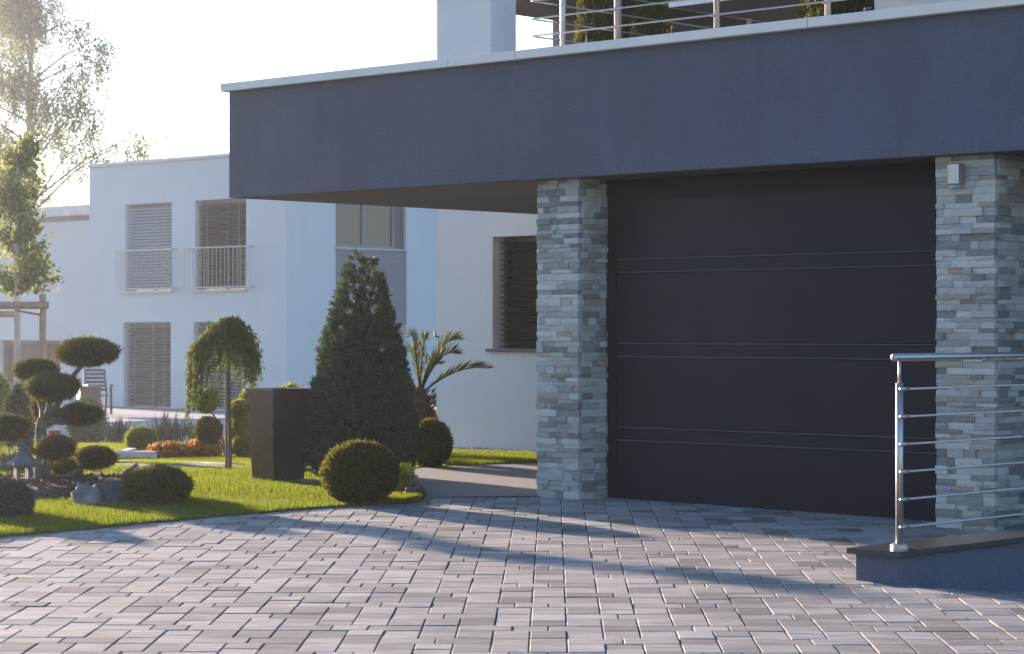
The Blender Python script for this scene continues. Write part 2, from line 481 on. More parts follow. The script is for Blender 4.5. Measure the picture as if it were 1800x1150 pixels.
class Fol:
    def __init__(s): s.V = []; s.F = []; s.k = 0
    def put(s, V, Fc): s.V.append(V); s.F.append(np.asarray(Fc) + s.k); s.k += len(V)
    def leaves(s, P, D, L, W): s.put(*leaf_arrays(np.asarray(P, float), np.asarray(D, float), L, W)); return s
    def ball(s, c, rad, n, L, W, seed=1, amp=.08, core=.86, up=.3, spread=.7, shell=.16):
        D = rand_dirs(int(n * 1.35)); D = D[(lump(D, seed + 7, .5, 5.0) + RNG.random(len(D)) * .9) > .95][:n]; n = len(D)
        P = np.asarray(c) + D * np.asarray(rad) * (lump(D, seed, amp) * (1 - shell * RNG.random(n) ** 1.5))[:, None]
        Nn = unit(D / np.asarray(rad))
        s.leaves(P, Nn + rand_dirs(n) * spread + np.array([0, 0, up]), L * (.6 + .7 * RNG.random(n)), W * (.7 + .5 * RNG.random(n)))
        k = n // 22                                      # stray shoots
        D = rand_dirs(k); D[:, 2] = np.abs(D[:, 2]) * .9 - .15; D = unit(D)
        P = np.asarray(c) + D * np.asarray(rad) * lump(D, seed, amp)[:, None]
        s.leaves(P, D + rand_dirs(k) * .35 + np.array([0, 0, .5]), L * (1.0 + .9 * RNG.random(k)), W * .8)
        if core: s.put(*ellipsoid(c, rad, seed, amp, core))
        return s
    def build(s, name, mat, parent=None, loc=(0, 0, 0)):
        return link(name, np_mesh(name, np.concatenate(s.V), s.F), mat, parent, loc)

def rock(name, label, p, size, mat, seed, rz=0.0, sink=.25):
    rs = np.random.default_rng(seed)
    V, Fc = ellipsoid((0, 0, 0), size, seed, .22, 1, 14, 9)
    V *= (1 + .12 * np.sign(np.sin(V[:, :1] / size[0] * 5 + seed)) * np.sin(V[:, 2:] / size[2] * 4)); V += rs.normal(size=V.shape) * np.array(size) * .09
    V[:, 2] += size[2] * (1 - 2 * sink)
    V[:, 2] = np.maximum(V[:, 2], -.05)
    o = link(name, np_mesh(name, V, [Fc]), mat, None, p, rz)
    return tag(o, label, 'rock')

# ================================================================== THE SETTING
# ---- terrain
def terrain():
    rs = np.concatenate([np.linspace(-170, -40, 10), np.linspace(-36, 36, 73), np.linspace(40, 170, 10)])
    ds = np.concatenate([np.linspace(-40, 6, 8), np.linspace(8, 70, 63), np.linspace(80, 330, 14)])
    R, D = np.meshgrid(rs, ds)
    Z = ground_z(R, np.maximum(D, 0)) - .09 - .6 * ((np.abs(R) < 7.5) & (R > 1.0) & (D > 7) & (D < 17))
    V = np.stack([R, D, Z], -1).reshape(-1, 3)
    n = len(rs); f = [(j * n + i, j * n + i + 1, (j + 1) * n + i + 1, (j + 1) * n + i) for j in range(len(ds) - 1) for i in range(n - 1)]
    o = link('ground', np_mesh('ground', V, [np.array(f)]), 'earth', smooth_=True)
    tag(o, 'open ground around the houses and the garden', 'ground', kind='structure')
terrain()

SL = .0093
def plane_z(d): return SL * (d - 16)
# lawn edge against the pavers, read along the photograph
EDGE = [(-500, 985), (-200, 962), (0, 945), (100, 936), (200, 926.5), (300, 917), (400, 908), (500, 899), (580, 893), (660, 888), (715, 885), (738, 881), (746, 876)]
EX = [e[0] for e in EDGE]; EY = [e[1] for e in EDGE]
def pave_d(y): return F * (EYE + SL * 16) / (y - HZ + F * SL)
def edge_d(x): return pave_d(np.interp(x, EX, EY))

# ---- driveway: joint sand, 300 single pavers, and the rest as one mass
YAW = math.radians(-1.0)
def ramp_drop(u, v):              # right of the low wall the paving falls away as a ramp
    wx = math.cos(YAW) * u - math.sin(YAW) * v; wy = math.sin(YAW) * u + math.cos(YAW) * v + 16
    p_ = Vector((wx, wy, 0)) - P1
    X_, Y_ = p_.dot(HX), p_.dot(HY)
    if X_ < 4.60 or Y_ < -2.95: return 0.0
    return -.11 * (Y_ + 2.95)
nu_, nv_ = 91, 89
us_ = [-9 + 18 * i / (nu_ - 1) for i in range(nu_)]; vs_ = [-12 + 17.5 * j / (nv_ - 1) for j in range(nv_)]
drive = MB().add([(u, v, -.014 + ramp_drop(u, v) * 1.0) for v in vs_ for u in us_], [(j * nu_ + i, j * nu_ + i + 1, (j + 1) * nu_ + i + 1, (j + 1) * nu_ + i) for j in range(nv_ - 1) for i in range(nu_ - 1)]).build('driveway', 'joint')
drive.location = (0, 16, 0); drive.rotation_euler = (math.atan(SL), 0, YAW)
tag(drive, 'grey block-paved driveway in front of the garage', 'driveway', kind='structure')
W = .16; G = .0029
def paver_mb(w_, l_):
    m = MB(); c = .003; a, b = w_ / 2 - G, l_ / 2 - G
    v = [(-a, -b, -.02), (a, -b, -.02), (a, b, -.02), (-a, b, -.02), (-a, -b, -c), (a, -b, -c), (a, b, -c), (-a, b, -c),
         (-a + c, -b + c, 0), (a - c, -b + c, 0), (a - c, b - c, 0), (-a + c, b - c, 0)]
    f = [(8, 9, 10, 11)]
    for k in range(4):
        k2 = (k + 1) % 4
        f += [(k, k2, 4 + k2, 4 + k), (4 + k, 4 + k2, 8 + k2, 8 + k)]
    return m.add(v, f)
def in_lawn(wx, wy, margin):
    q = wx / wy * F + 900
    return q < 746 and wy > edge_d(q) + margin
slabs = []
rp = random.Random(3)
for k in range(-62, 62):
    ph = k % 5
    isA = ph in (0, 1, 2)
    for nrow in range(-16, 7):
        v0 = nrow * .80 + (0 if isA else .40)          # gap row [v0, v0+.16]
        # gap row stones (built once per group)
        if ph == 0:
            for (ua, ub) in ((-1, .5), (.5, 1.5), (1.5, 3)):
                slabs.append(((k + (ua + ub) / 2) * W, v0 + .08, round((ub - ua) * W, 3), .16))
        if ph == 3:
            for (ua, ub) in ((-1, .5), (.5, 2)):
                slabs.append(((k + (ua + ub) / 2) * W, v0 + .08, round((ub - ua) * W, 3), .16))
    # columns between line k and k+1: fill the spans between gap rows
    nx = (k + 1) % 5
    rows_a = isA or nx in (0, 1, 2); rows_b = (not isA) or nx in (3, 4)
    for nrow in range(-16, 7):
        base = nrow * .80
        if rows_a and rows_b:                            # cut by both gap rows: .24 + .24
            for s0 in (base + .16, base + .56): slabs.append(((k + .5) * W, s0 + .12, W, .24))
        else:
            s0 = base + .16 + (0 if rows_a else .40)
            lens = [.24, .24, .16]; rp.shuffle(lens)
            for L_ in lens:
                slabs.append(((k + .5) * W, s0 + L_ / 2, W, L_)); s0 += L_
cy, sy_ = math.cos(YAW), math.sin(YAW)
U0, V0 = .02, -.14
vis = []
for (u, v, w_, l_) in slabs:
    u += U0; v += V0
    wx = cy * u - sy_ * v; wy = sy_ * u + cy * v + 16
    if wy < 5.5 or wy > 19.5 or abs(wx / wy) > .46: continue
    Xh = (Vector((wx, wy, 0)) - P1).dot(HX); Yh = (Vector((wx, wy, 0)) - P1).dot(HY)
    if Yh > .45: continue
    if -.42 < Xh < -.02 and .1 < Yh < .4: continue
    if in_lawn(wx, wy, .22): continue
    yy = HZ + F * (EYE - plane_z(wy)) / wy; xx = 900 + F * wx / wy
    inside = -20 < xx < 1820 and yy < 1165
    cover = (4.30 < Xh < 4.66 and Yh > -2.7)
    vis.append((inside and not cover, yy, u, v, w_, l_))
vis.sort(key=lambda t: (-t[0], -t[1]))
pm = {}
for k, (ins, yy, u, v, w_, l_) in enumerate(vis[:300]):
    key = (w_, l_)
    if key not in pm:
        pm[key] = paver_mb(w_, l_).mesh('paver')
    o = link('paver', pm[key], 'paver', drive, (u, v, rp.uniform(-.0022, .0018) + ramp_drop(u, v)))
    o.rotation_euler = (rp.uniform(-.004, .004), rp.uniform(-.005, .005), rp.uniform(-.004, .004))
rest = MB()
for (ins, yy, u, v, w_, l_) in vis[300:]:
    b_ = paver_mb(w_, l_); dz = rp.uniform(-.0022, .0018); tx, ty = rp.uniform(-.005, .005), rp.uniform(-.004, .004)
    rest.add([(p[0] + u, p[1] + v, p[2] + dz + p[0] * tx + p[1] * ty + (ramp_drop(p[0] + u, p[1] + v) if ramp_drop(u, v) else 0)) for p in b_.v], b_.f)
o = rest.build('paver_field', 'paver_island', drive); o['kind'] = 'stuff'

# ---- lawn: soil sheet plus blades
def lawn_sheet(name, label, cols, dn, df, nd=40, lift=.012):
    V = []; n = len(cols)
    for j in range(nd + 1):
        t = (j / nd) ** 1.6
        for x in cols:
            q = (x - 900) / F; a, b = dn(x), df(x); d = a + (b - a) * t
            V.append((q * d, d, float(ground_z(q * d, d)) + lift))
    f = [(j * n + i, j * n + i + 1, (j + 1) * n + i + 1, (j + 1) * n + i) for j in range(nd) for i in range(n - 1)]
    for i in range(n - 1):                             # small skirt at the near edge
        a = len(V); V += [(V[i][0], V[i][1], V[i][2] - .06), (V[i + 1][0], V[i + 1][1], V[i + 1][2] - .06)]
        f.append((a, a + 1, i + 1, i))
    o = link(name, np_mesh(name, np.array(V), [np.array(f)]), 'turf')
    return tag(o, label, 'lawn', kind='structure')
def lawn_far(x): return 46.5 + (0 if x < 500 else 0)
def lawn_far_main(x): return float(np.interp(x, [-500, 520, 560, 700, 746], [48, 48, 40, 19.6, 17.9]))
lawn_sheet('lawn', 'garden lawn between the driveway and the far terrace', list(np.linspace(-500, 746, 120)), lambda x: float(edge_d(x)), lawn_far_main, 50)
def strip_near(x): return F * (EYE - .035) / (np.interp(x, [690, 735, 800, 945, 1066], [833, 824, 821, 817, 815]) - HZ)
def strip_far(x): return F * (EYE - .05) / (np.interp(x, [690, 790, 945, 1066], [786, 791, 796.5, 800]) - HZ) - .28
lawn_sheet('lawn', 'narrow lawn strip along the foot of the white wall', list(np.linspace(690, 1066, 30)), lambda x: float(strip_near(x)), lambda x: float(strip_far(x)), 8)

def blades(name, label, n, xr, dn, df, hgt, power=1.0):
    x = RNG.uniform(*xr, n); a = np.array([dn(t) for t in x]); b = np.array([df(t) for t in x])
    u = RNG.random(n) ** power
    d = 1 / (1 / a + (1 / b - 1 / a) * u)              # even in the picture rows, thinner far off
    r = (x - 900) / F * d
    z = ground_z(r, d) + .008
    h = hgt * (.45 + .8 * RNG.random(n)) * (.8 + .35 * np.sin(r * 3.1 + d * 1.7) * np.sin(d * 2.3))
    D = np.stack([RNG.normal(0, .38, n), RNG.normal(0, .38, n), np.ones(n)], -1); D = unit(D)
    ang = RNG.uniform(0, 2 * PI, n); wd = .0026 * (.8 + d / 26) * (.7 + .6 * RNG.random(n))
    S = np.stack([np.cos(ang), np.sin(ang), np.zeros(n)], -1) * wd[:, None]
    P = np.stack([r, d, z], -1)
    V = np.empty((n, 3, 3)); V[:, 0] = P - S; V[:, 1] = P + S; V[:, 2] = P + D * h[:, None]
    o = link(name, np_mesh(name, V.reshape(-1, 3), [np.arange(n * 3).reshape(-1, 3)]), 'grass')
    return tag(o, label, 'grass', kind='stuff')
blades('grass', 'short green grass of the garden lawn', 420000, (-460, 745), lambda x: float(edge_d(x)) - .012, lawn_far_main, .042)
blades('grass', 'short green grass in front of the white wall', 40000, (690, 1000), lambda x: float(strip_near(x)), lambda x: float(strip_far(x)), .04)

# ---- smooth path between lawn and pillar
def gp(x, y, lift): d = pave_d(y); return ((x - 900) / F * d, d, plane_z(d) + lift)
pth = MB(); ring = [(742, 877.5), (800, 875), (900, 874), (1000, 873), (1066, 872), (1066, 812), (945, 815), (800, 820), (735, 824), (706, 829), (716, 842), (732, 858)]
k = len(ring)
pth.add([gp(x, y, .006) for x, y in ring], [tuple(range(k))])
path = pth.build('path', 'concrete'); tag(path, 'smooth brownish paved path curving behind the stone pillar', 'path', kind='structure')

# ================================================================== GARAGE HOUSE
house = thing('house', 'modern house with anthracite garage front, stone pillars and white rendered wall', 'house', P1, ANG)
ZS, ZF = 2.395, 3.295           # soffit, top of fascia
FL = -3.876                     # left end of the roof slab
FR = 6.0
deck = MB()
deck.box((FL, -.12, ZS), (FR, .13, ZF)).box((FL, .13, ZS), (FL + .25, 4.12, ZF))
fascia = deck.build('fascia', 'stucco_dark', house)
MB().box((FL + .03, -.10, ZS - .004), (FR, 4.118, ZS + .02)).build('soffit', 'soffit', house)
MB().box((FL + .25, .13, ZS + .3), (FR, 4.118, 3.0)).build('terrace_slab', 'concrete', house)
# coping pieces
def front_X(x, Y):
    q = (x - 900) / F; r0 = P1.x + HY.x * Y; d0 = P1.y + HY.y * Y
    return (q * d0 - r0) / (HX.x - q * HX.y)
cuts = [FL - .05] + [front_X(x, -.18) for x in (460.5, 787, 905, 1419)] + [FR]
for a, b in zip(cuts[:-1], cuts[1:]):
    MB().box((a + .002, -.18, ZF), (b - .002, .19, ZF + .068), .004).build('coping_stone', 'coping', house)
MB().box((FL - .05, .192, ZF), (FL + .30, 4.1, ZF + .068), .004).build('coping_stone', 'coping', house)

# stone pillars
stone_src = []
for s in range(16):
    rs = np.random.default_rng(100 + s)
    nx, nz = 5, 3
    V = []; f = []
    for j in range(nz):
        for i in range(nx):
            e = .04 if (i in (0, nx - 1) or j in (0, nz - 1)) else 0
            V.append((i / (nx - 1) - .5, -.5 + e + rs.uniform(0, .07), j / (nz - 1) - .5))
    for i in range(nx - 1):
        for j in range(nz - 1):
            a = j * nx + i; f.append((a, a + 1, a + nx + 1, a + nx))
    bl = len(V); V += [(-.5, .5, -.5), (.5, .5, -.5), (.5, .5, .5), (-.5, .5, .5)]
    bot = list(range(nx)); top = [2 * nx + i for i in range(nx)]
    f += [tuple(bot[::-1]) + (bl, bl + 1), tuple(top) + (bl + 2, bl + 3), (0, nx, 2 * nx, bl + 3, bl), (bl + 1, bl + 2, 3 * nx - 1, 2 * nx - 1, nx - 1)]
    me = bpy.data.meshes.new('stone'); me.from_pydata(V, [], f); me.update(); me.materials.append(M['ledge'])
    stone_src.append(me)
rs_ = random.Random(11)
def pillar(X0, X1, depth, vis_depth, label):
    core = MB().box((X0 + .022, .022, -.12), (X1 - .022, depth, ZS)).build('pillar', 'mortar', house)
    core['label'] = label
    z = -.03; carry = 0
    while z < ZS - .012:
        h = rs_.choice((.028, .034, .042, .046, .054))
        h = min(h, ZS - z - .004)
        if h < .012: break
        def course(length, side):
            p = 0.0; out = []
            while p < length - 1e-6:
                L_ = rs_.choice((.06, .09, .12, .15, .20, .26))
                if length - p - L_ < .06: L_ = length - p
                out.append((p, L_)); p += L_
            return out
        own = rs_.random() < .5
        for p, L_ in course(X1 - X0, 0):
            pr = rs_.uniform(0, .022)
            o = link('stone', rs_.choice(stone_src), None, core, (X0 + p + L_ / 2, .03 - pr, z + h / 2))
            o.scale = (L_ - .0015, .06, h - .0015)
        for p, L_ in course(vis_depth - .03, 1):
            pr = rs_.uniform(0, .022)
            o = link('stone', rs_.choice(stone_src), None, core, (X1 - .03 + pr, .03 + p + L_ / 2, z + h / 2))
            o.rotation_euler = (0, 0, PI / 2); o.scale = (L_ - .0015, .06, h - .0015)
        z += h
pillar(-.42, 0, .40, .31, 'left stone-clad pillar beside the path')
pillar(3.105, 3.545, .60, .42, 'right stone-clad pillar behind the steel railing')
# plain garage body
MB().box((-.30, .36, -.1), (.02, 4.10, ZS - .006)).build('wall', 'stucco_dark', house)
MB().box((3.12, .62, -.1), (6.0, .9, ZS - .006)).build('wall', 'stucco_dark', house)

# garage door
DY = .305
gd = MB().box((.021, DY, -.12), (.10, DY + .0025, ZS - .006)).box((.10, DY, 2.231), (3.3, DY + .0025, ZS - .006)).build('garage_door', 'door_frame', house)
gd['label'] = 'dark anthracite sectional garage door'
zs = [-.10, .545, 1.169, 1.797, 2.35]
for i in range(4):
    a, b = zs[i], zs[i + 1]
    y0 = DY + .003
    if i < 3:
        me = MB().box((.07, y0, a + .001), (3.3, y0 + .04, b - .0985), .010).box((.07, y0 + .003, b - .097), (3.3, y0 + .04, b - .001), .009)
    else:
        me = MB().box((.07, y0, a + .003), (3.3, y0 + .04, b), .007)
    ds = me.build('door_section', 'door', gd)
    if i < 3:
        for zr in (b - .0975, b): MB().box((.11, y0 - .005, zr - .005), (3.3, y0 + .02, zr + .005), .0035).build('rib', 'door_rib', ds)  # pale bars carry the painted highlights along the section joints
MB().box((.07, DY + .03, -.12), (3.3, DY + .07, -.062)).build('rubber_seal', 'black', gd)
MB().box((.0, DY + .08, -.12), (3.4, DY + .2, ZS - .01)).build('back_panel', 'black', gd)

# white rear wall with shuttered window (same house)
CY = 4.12
cx0 = -5.634
wl = (-4.835, -3.5, 1.08, 2.21)
wc = wall_mesh(cx0, -.31, -.15, 3.02, .3, [wl])
cw = wc.build('wall', 'stucco_white', house, (0, CY, 0)); cw['label'] = 'white rendered wall behind the garage'
MB().box((cx0 + .001, CY + .3, -.15), (cx0 + .3, 9, 3.02)).build('wall', 'stucco_white', house)
win = MB().box((wl[0], CY + .17, wl[2]), (wl[0] + .05, CY + .24, wl[3])).box((wl[1] - .05, CY + .17, wl[2]), (wl[1], CY + .24, wl[3])) \
    .box((wl[0] + .05, CY + .17, wl[3] - .07), (wl[1] - .05, CY + .24, wl[3])).box((-4.16, CY + .19, wl[2]), (-4.1, CY + .24, wl[3] - .07)).build('window', 'frame_dark', house)
win['label'] = 'dark slatted window beside the stone pillar'
MB().box((wl[0] + .02, CY + .225, wl[2]), (wl[1] - .02, CY + .235, wl[3])).build('pane', 'pane_dark', win)
MB().box((wl[0] - .06, CY - .05, wl[2] - .03), (wl[1] + .06, CY + .17, wl[2] - .001), .004).build('sill', 'frame_dark', win)
sm = MB().box((-(wl[1] - wl[0] - .06) / 2, -.033, -.002), ((wl[1] - wl[0] - .06) / 2, .033, .002)).mesh('slat')
n_s = 20
for i in range(n_s):
    z = wl[2] + .03 + i * (wl[3] - wl[2] - .09) / (n_s - 1)
    o = link('slat', sm, 'slat_black', win, ((wl[0] + wl[1]) / 2, CY + .10, z)); o.rotation_euler = (math.radians(14), 0, 0)

# upper storey: pier, dark facade, roof
MB().box((cx0, CY, 3.02), (-4.86, CY + .372, 6.2)).build('pier', 'stucco_white', house)
UY = 5.8
uf = MB().box((-5.2, UY, 3.0), (5.6, UY + .3, 5.6)).build('upper_facade', 'facade_dark', house)
bm_ = MB().box((-5.1, -.012, -.004), (5.5, .012, .004)).mesh('slat')
for i in range(24):
    link('slat', bm_, 'facade_dark', uf, (0, UY - .016, 3.15 + i * .085))
MB().box((-5.45, UY - .1, 3.0), (-5.28, UY + .1, 4.62)).build('post', 'frame_grey', house)
MB().box((-5.55, 4.60, 4.63), (5.6, UY + .4, 4.86)).build('canopy', 'facade_dark', house)

# wall lamp on right pillar
lp = thing('wall_lamp', 'small square metal spotlight on the right stone pillar', 'wall lamp', hw(3.29, .012, 2.262), ANG)
MB().box((-.035, -.03, -.045), (.035, .0, .045), .004).build('bracket', 'frame_grey', lp)
MB().box((-.042, -.11, -.06), (.042, -.032, .075), .006).build('housing', 'steel', lp)
MB().lathe([(.03, -.07), (.036, -.06), (.036, -.03), (.0, -.028)], 14, (0, -.068, -.02)).build('lens', 'lens', lp, sm=True)

# terrace railing
tr = thing('terrace_railing', 'stainless steel rod railing on the roof terrace parapet', 'railing', hw(-.66, .1, 3.363), ANG)
RX0 = front_X(934, .02)
def rl(X, Y, z): return (X + .66, Y - .1, z - 3.363)
for x in (1085, 1260, 1455):
    X = front_X(x, .09)
    MB().tube([rl(X, .09, 3.360), rl(X, .09, 4.35)], .022, 14).build('post', 'steel', tr, sm=True)
    for z in (3.49, 3.62, 3.755):
        MB().tube([rl(X, .02, z), rl(X, .075, z)], .009, 8).build('clamp', 'steel', tr, sm=True)
Xp = front_X(1700, .09)
MB().tube([rl(Xp, .09, 3.360), rl(Xp, .09, 4.35)], .022, 14).build('post', 'steel', tr, sm=True)
for Yp in (.30, .95):
    X = RX0 + .07
    MB().tube([rl(X, Yp, 3.0), rl(X, Yp, 4.35)], .022, 14).build('post', 'steel', tr, sm=True)
for z in (3.49, 3.62, 3.755, 3.89, 4.02, 4.15):
    MB().tube([rl(RX0, 2.9, z), rl(RX0, .03, z), rl(RX0 + .004, .02, z), rl(RX0 + .02, .02, z), rl(5.8, .02, z)], .0065, 8).build('rod', 'steel', tr, sm=True)
MB().tube([rl(RX0 + .07, 2.9, 4.36), rl(RX0 + .07, .09, 4.36), rl(5.8, .09, 4.36)], .021, 12).build('handrail', 'steel', tr, sm=True)
# terrace table, potted conifers
tt = thing('terrace_table', 'white table on the roof terrace behind the railing', 'table', hw(.2, .8, 3.0), ANG)
MB().box((.02, .02, .718), (.98, 1.88, .75), .004).build('table_top', 'facade_dark', tt)
MB().box((0, 0, .72), (.02, 1.9, .755), .002).box((.98, 0, .72), (1.0, 1.9, .755), .002).box((.02, 0, .72), (.98, .02, .755), .002).box((.02, 1.88, .72), (.98, 1.9, .755), .002).build('rim', 'white', tt)
for (x_, y_) in ((.05, .9), (.05, 1.8), (.9, .9), (.9, 1.8)):
    MB().box((x_, y_, 0), (x_ + .03, y_ + .03, .718)).build('leg', 'white', tt)
def thuja(x, y_, Yh, wd, ht, label, seed):
    X = front_X(x, Yh)
    t = thing('potted_conifer', label, 'potted conifer', hw(X, Yh, 3.0), 0, 'conifers on the roof terrace')
    MB().lathe([(.13, 0), (.17, .24), (.18, .24), (.18, .26), (.15, .26), (.14, .22)], 20).build('pot', 'slate', t, sm=True)
    fo = Fol(); n = 6500
    h = RNG.random(n); th = RNG.uniform(0, 2 * PI, n)
    Dn = np.stack([np.cos(th), np.sin(th), h * 2], -1)
    rad = wd * (np.clip(1.15 - h ** 3, 0, 1)) * np.minimum(1, .6 + 4 * h) * lump(Dn * 2.2, seed, .16) * (1 - .2 * RNG.random(n))
    P = np.stack([np.cos(th) * rad, np.sin(th) * rad, .22 + h * ht], -1)
    fo.leaves(P, np.stack([np.cos(th) * .5, np.sin(th) * .5, np.ones(n)], -1) + rand_dirs(n) * .5, .05, .016)
    fo.put(*ellipsoid((0, 0, .22 + ht * .48), (wd * .8, wd * .8, ht * .5), seed, .1, .9))
    fo.build('foliage', 'thuja', t)
thuja(1052, 0, 1.25, .165, 1.5, 'narrow potted conifer nearest the open sky on the roof terrace', 5)
thuja(1122, 0, 1.6, .25, 1.5, 'wide dark potted conifer on the roof terrace, middle of three', 6)
thuja(1476, 0, .75, .26, 1.3, 'potted conifer on the roof terrace above the garage door', 7)
pb = thing('planter_box', 'pale planter box right of the conifer on the roof terrace', 'planter', hw(front_X(1550, .7), .6, 3.0), ANG)
MB().box((0, 0, 0), (.9, .4, .62), .01).build('box', 'sill', pb)
MB().box((.04, .04, .6), (.86, .36, .63)).build('soil', 'soil', pb)

# ---- low wall and railing on the right
LX, LY = 4.725, -2.83
lw = thing('low_wall', 'low dark rendered wall with polished stone coping at the driveway edge', 'wall', hw(LX - .275, LY, -.04), ANG)
MB().box((0, 0, -.7), (.26, 5.0, .142)).build('wall_body', 'stucco_dark', lw)
for (a, b) in ((-.035, 1.6), (1.6, 3.2), (3.2, 5.0)):
    MB().box((-.04, a + .0015, .142), (.295, b - .0015, .172), .004).build('coping_slab', 'granite', lw)
ra = thing('steel_railing', 'brushed steel railing with round handrail in front of the right pillar', 'railing', hw(LX - .09, LY + .125, .132), ANG)
MB().lathe([(.046, 0), (.046, .022), (.03, .03), (.02, .032)], 22).build('base_plate', 'steel', ra, sm=False)
MB().tube([(0, 0, .02), (0, 0, .862)], .0195, 20).build('post', 'steel', ra, sm=True)
MB().tube([(0, 0, .85), (0, 0, .985)], .008, 12).build('pin', 'steel', ra, sm=True)
MB().tube([(0, -.062, .995), (0, -.056, .995), (0, -.05, .995), (0, 4.2, .995)], [.010, .017, .0205, .0205], 20).build('handrail', 'steel', ra, sm=True)
for i in range(6):
    z = .113 + i * .1435
    MB().tube([(.022, 0, z), (.022, 4.2, z)], .006, 10).build('rod', 'steel', ra, sm=True)
    MB().tube([(.022, -.022, z), (.022, .05, z)], .0095, 10).build('clamp', 'steel', ra, sm=True)
for y_ in (1.5, 3.0):
    MB().lathe([(.046, 0), (.046, .022), (.03, .03), (.02, .032)], 22, (0, y_, 0)).build('base_plate', 'steel', ra)
    MB().tube([(0, y_, .02), (0, y_, .862)], .0195, 20).build('post', 'steel', ra, sm=True)
    MB().tube([(0, y_, .85), (0, y_, .985)], .008, 12).build('pin', 'steel', ra, sm=True)

# ================================================================== FAR WHITE HOUSE
A0 = Vector((-5.03, 52.0, 0))
fh = thing('white_house', 'white flat-roofed neighbouring house with slatted blinds and small balconies', 'house', A0, ANG)
def ax(x, Y=0.0):
    q = (x - 900) / F; r0 = A0.x + HY.x * Y; d0 = A0.y + HY.y * Y
    return (q * d0 - r0) / (HX.x - q * HX.y)
def az(x, y, Y=0.0):
    t = ax(x, Y); d = A0.y + HX.y * t + HY.y * Y
    return EYE + (HZ - y) / F * d
XL = ax(157)
up = [(ax(220), ax(302), 2.21, 4.27), (ax(343), ax(432.5), 2.21, 4.27)]
dn = [(ax(217), ax(300), -.57, 1.45), (ax(340), ax(426), -.57, 1.45)]
wall_mesh(XL, 0, -1.3, 5.23, .35, up + dn).build('wall', 'stucco_far', fh)
MB().box((XL - .02, -.05, 5.23), (.05, 9.05, 5.31), .01).build('roof_edge', 'sill', fh)
MB().box((XL + .01, .36, 5.0), (-.36, 9, 5.22)).build('roof', 'concrete', fh)
def by(x):        # distance along the right-hand face
    q = (x - 900) / F
    return (q * A0.y - A0.x) / (HY.x - q * HY.y)
s0, s1 = by(590), by(714)
sw = wall_mesh(.351, 9.0, -1.3, 5.23, .34, [(s0, s1, 3.15, 4.45), (s0, s1, -.9, 1.40)])
o = sw.build('wall', 'stucco_far', fh, (0, 0, 0)); o.rotation_euler = (0, 0, PI / 2)
pn = MB().box((-.1, s0 + .002, 1.40), (.004, s1 - .002, 3.12)).build('cladding', 'siding', fh)
bdm = MB().box((0, s0 + .004, -.052), (.016, s1 - .004, .052), .003).mesh('board')
for i in range(16): link('board', bdm, 'siding', pn, (.004, 0, 1.455 + i * .1075))
MB().box((-.2, s0 - .03, 3.12), (.06, s1 + .03, 3.149)).build('sill', 'sill', fh)
def frame_y(parent, y0, y1, z0, z1, mull, mat, nm='window', lab=None, t=.07):
    m = MB()
    m.box((-.17, y0, z0), (-.1, y0 + t, z1)).box((-.17, y1 - t, z0), (-.1, y1, z1)).box((-.17, y0 + t, z0), (-.1, y1 - t, z0 + t)).box((-.17, y0 + t, z1 - t), (-.1, y1 - t, z1))
    for q in mull: m.box((-.168, q - t * .7, z0 + t), (-.095, q + t * .7, z1 - t))
    w_ = m.build(nm, mat, parent)
    if lab: w_['label'] = lab
    edges = [y0 + t] + list(mull) + [y1 - t]
    for a, b in zip(edges[:-1], edges[1:]): MB().box((-.15, a, z0 + .01), (-.145, b, z1 - .01)).build('pane', 'glass', w_)
    return w_
w_ = frame_y(fh, s0, s1 - .28, 3.15, 4.45, [by(645)], 'frame_grey', lab='wide upper window over grey cladding')
MB().box((-.175, s1 - .279, 3.151), (-.09, s1 - .001, 4.449)).build('side_panel', 'frame_dark', w_)
MB().box((-.23, s0 + .05, 3.42), (-.225, s1 - .3, 4.4)).build('roller_blind', 'blind_cloth', w_)  # beige sheet added to imitate a warm reflection in the glass
frame_y(fh, s0, s1, -.9, 1.40, [by(690)], 'frame_white', 'garden_door')

def blind(nm, h, mat, tilt, pitch, lab, back='slat_dark'):
    x0, x1, z0, z1 = h
    m = MB().box((x0, .19, z0), (x0 + .06, .26, z1)).box((x1 - .06, .19, z0), (x1, .26, z1)).box((x0 + .06, .19, z1 - .08), (x1 - .06, .26, z1)) \
        .box(((x0 + x1) / 2 - .04, .2, z0), ((x0 + x1) / 2 + .04, .26, z1 - .08))
    w_ = m.build(nm, 'frame_grey', fh); w_['label'] = lab
    MB().box((x0 + .02, .24, z0 + .01), (x1 - .02, .25, z1 - .01)).build('pane', 'pane_dark', w_)
    L_ = x1 - x0 - .04
    me = MB().box((-L_ / 2, -.038, -.003), (L_ / 2, .038, .003)).mesh('slat')
    nn = int((z1 - z0 - .04) / pitch)
    for i in range(nn):
        o = link('slat', me, mat, w_, ((x0 + x1) / 2, .12, z0 + .05 + i * pitch)); o.rotation_euler = (math.radians(tilt), 0, 0)
    for q in (.18, .82):
        MB().box((x0 + (x1 - x0) * q - .008, .075, z0 + .02), (x0 + (x1 - x0) * q + .008, .079, z1 - .02)).build('tape', 'slat_mid', w_)
blind('window', up[0], 'slat_light', 50, .0755, 'upper balcony window with pale closed slats')
blind('window', up[1], 'slat_dark', 30, .0755, 'upper balcony window with dark open slats')
blind('terrace_door', dn[0], 'slat_mid', 18, .0775, 'terrace door behind lowered dark slats')
blind('terrace_door', dn[1], 'slat_mid', 18, .0775, 'terrace door behind the weeping tree')
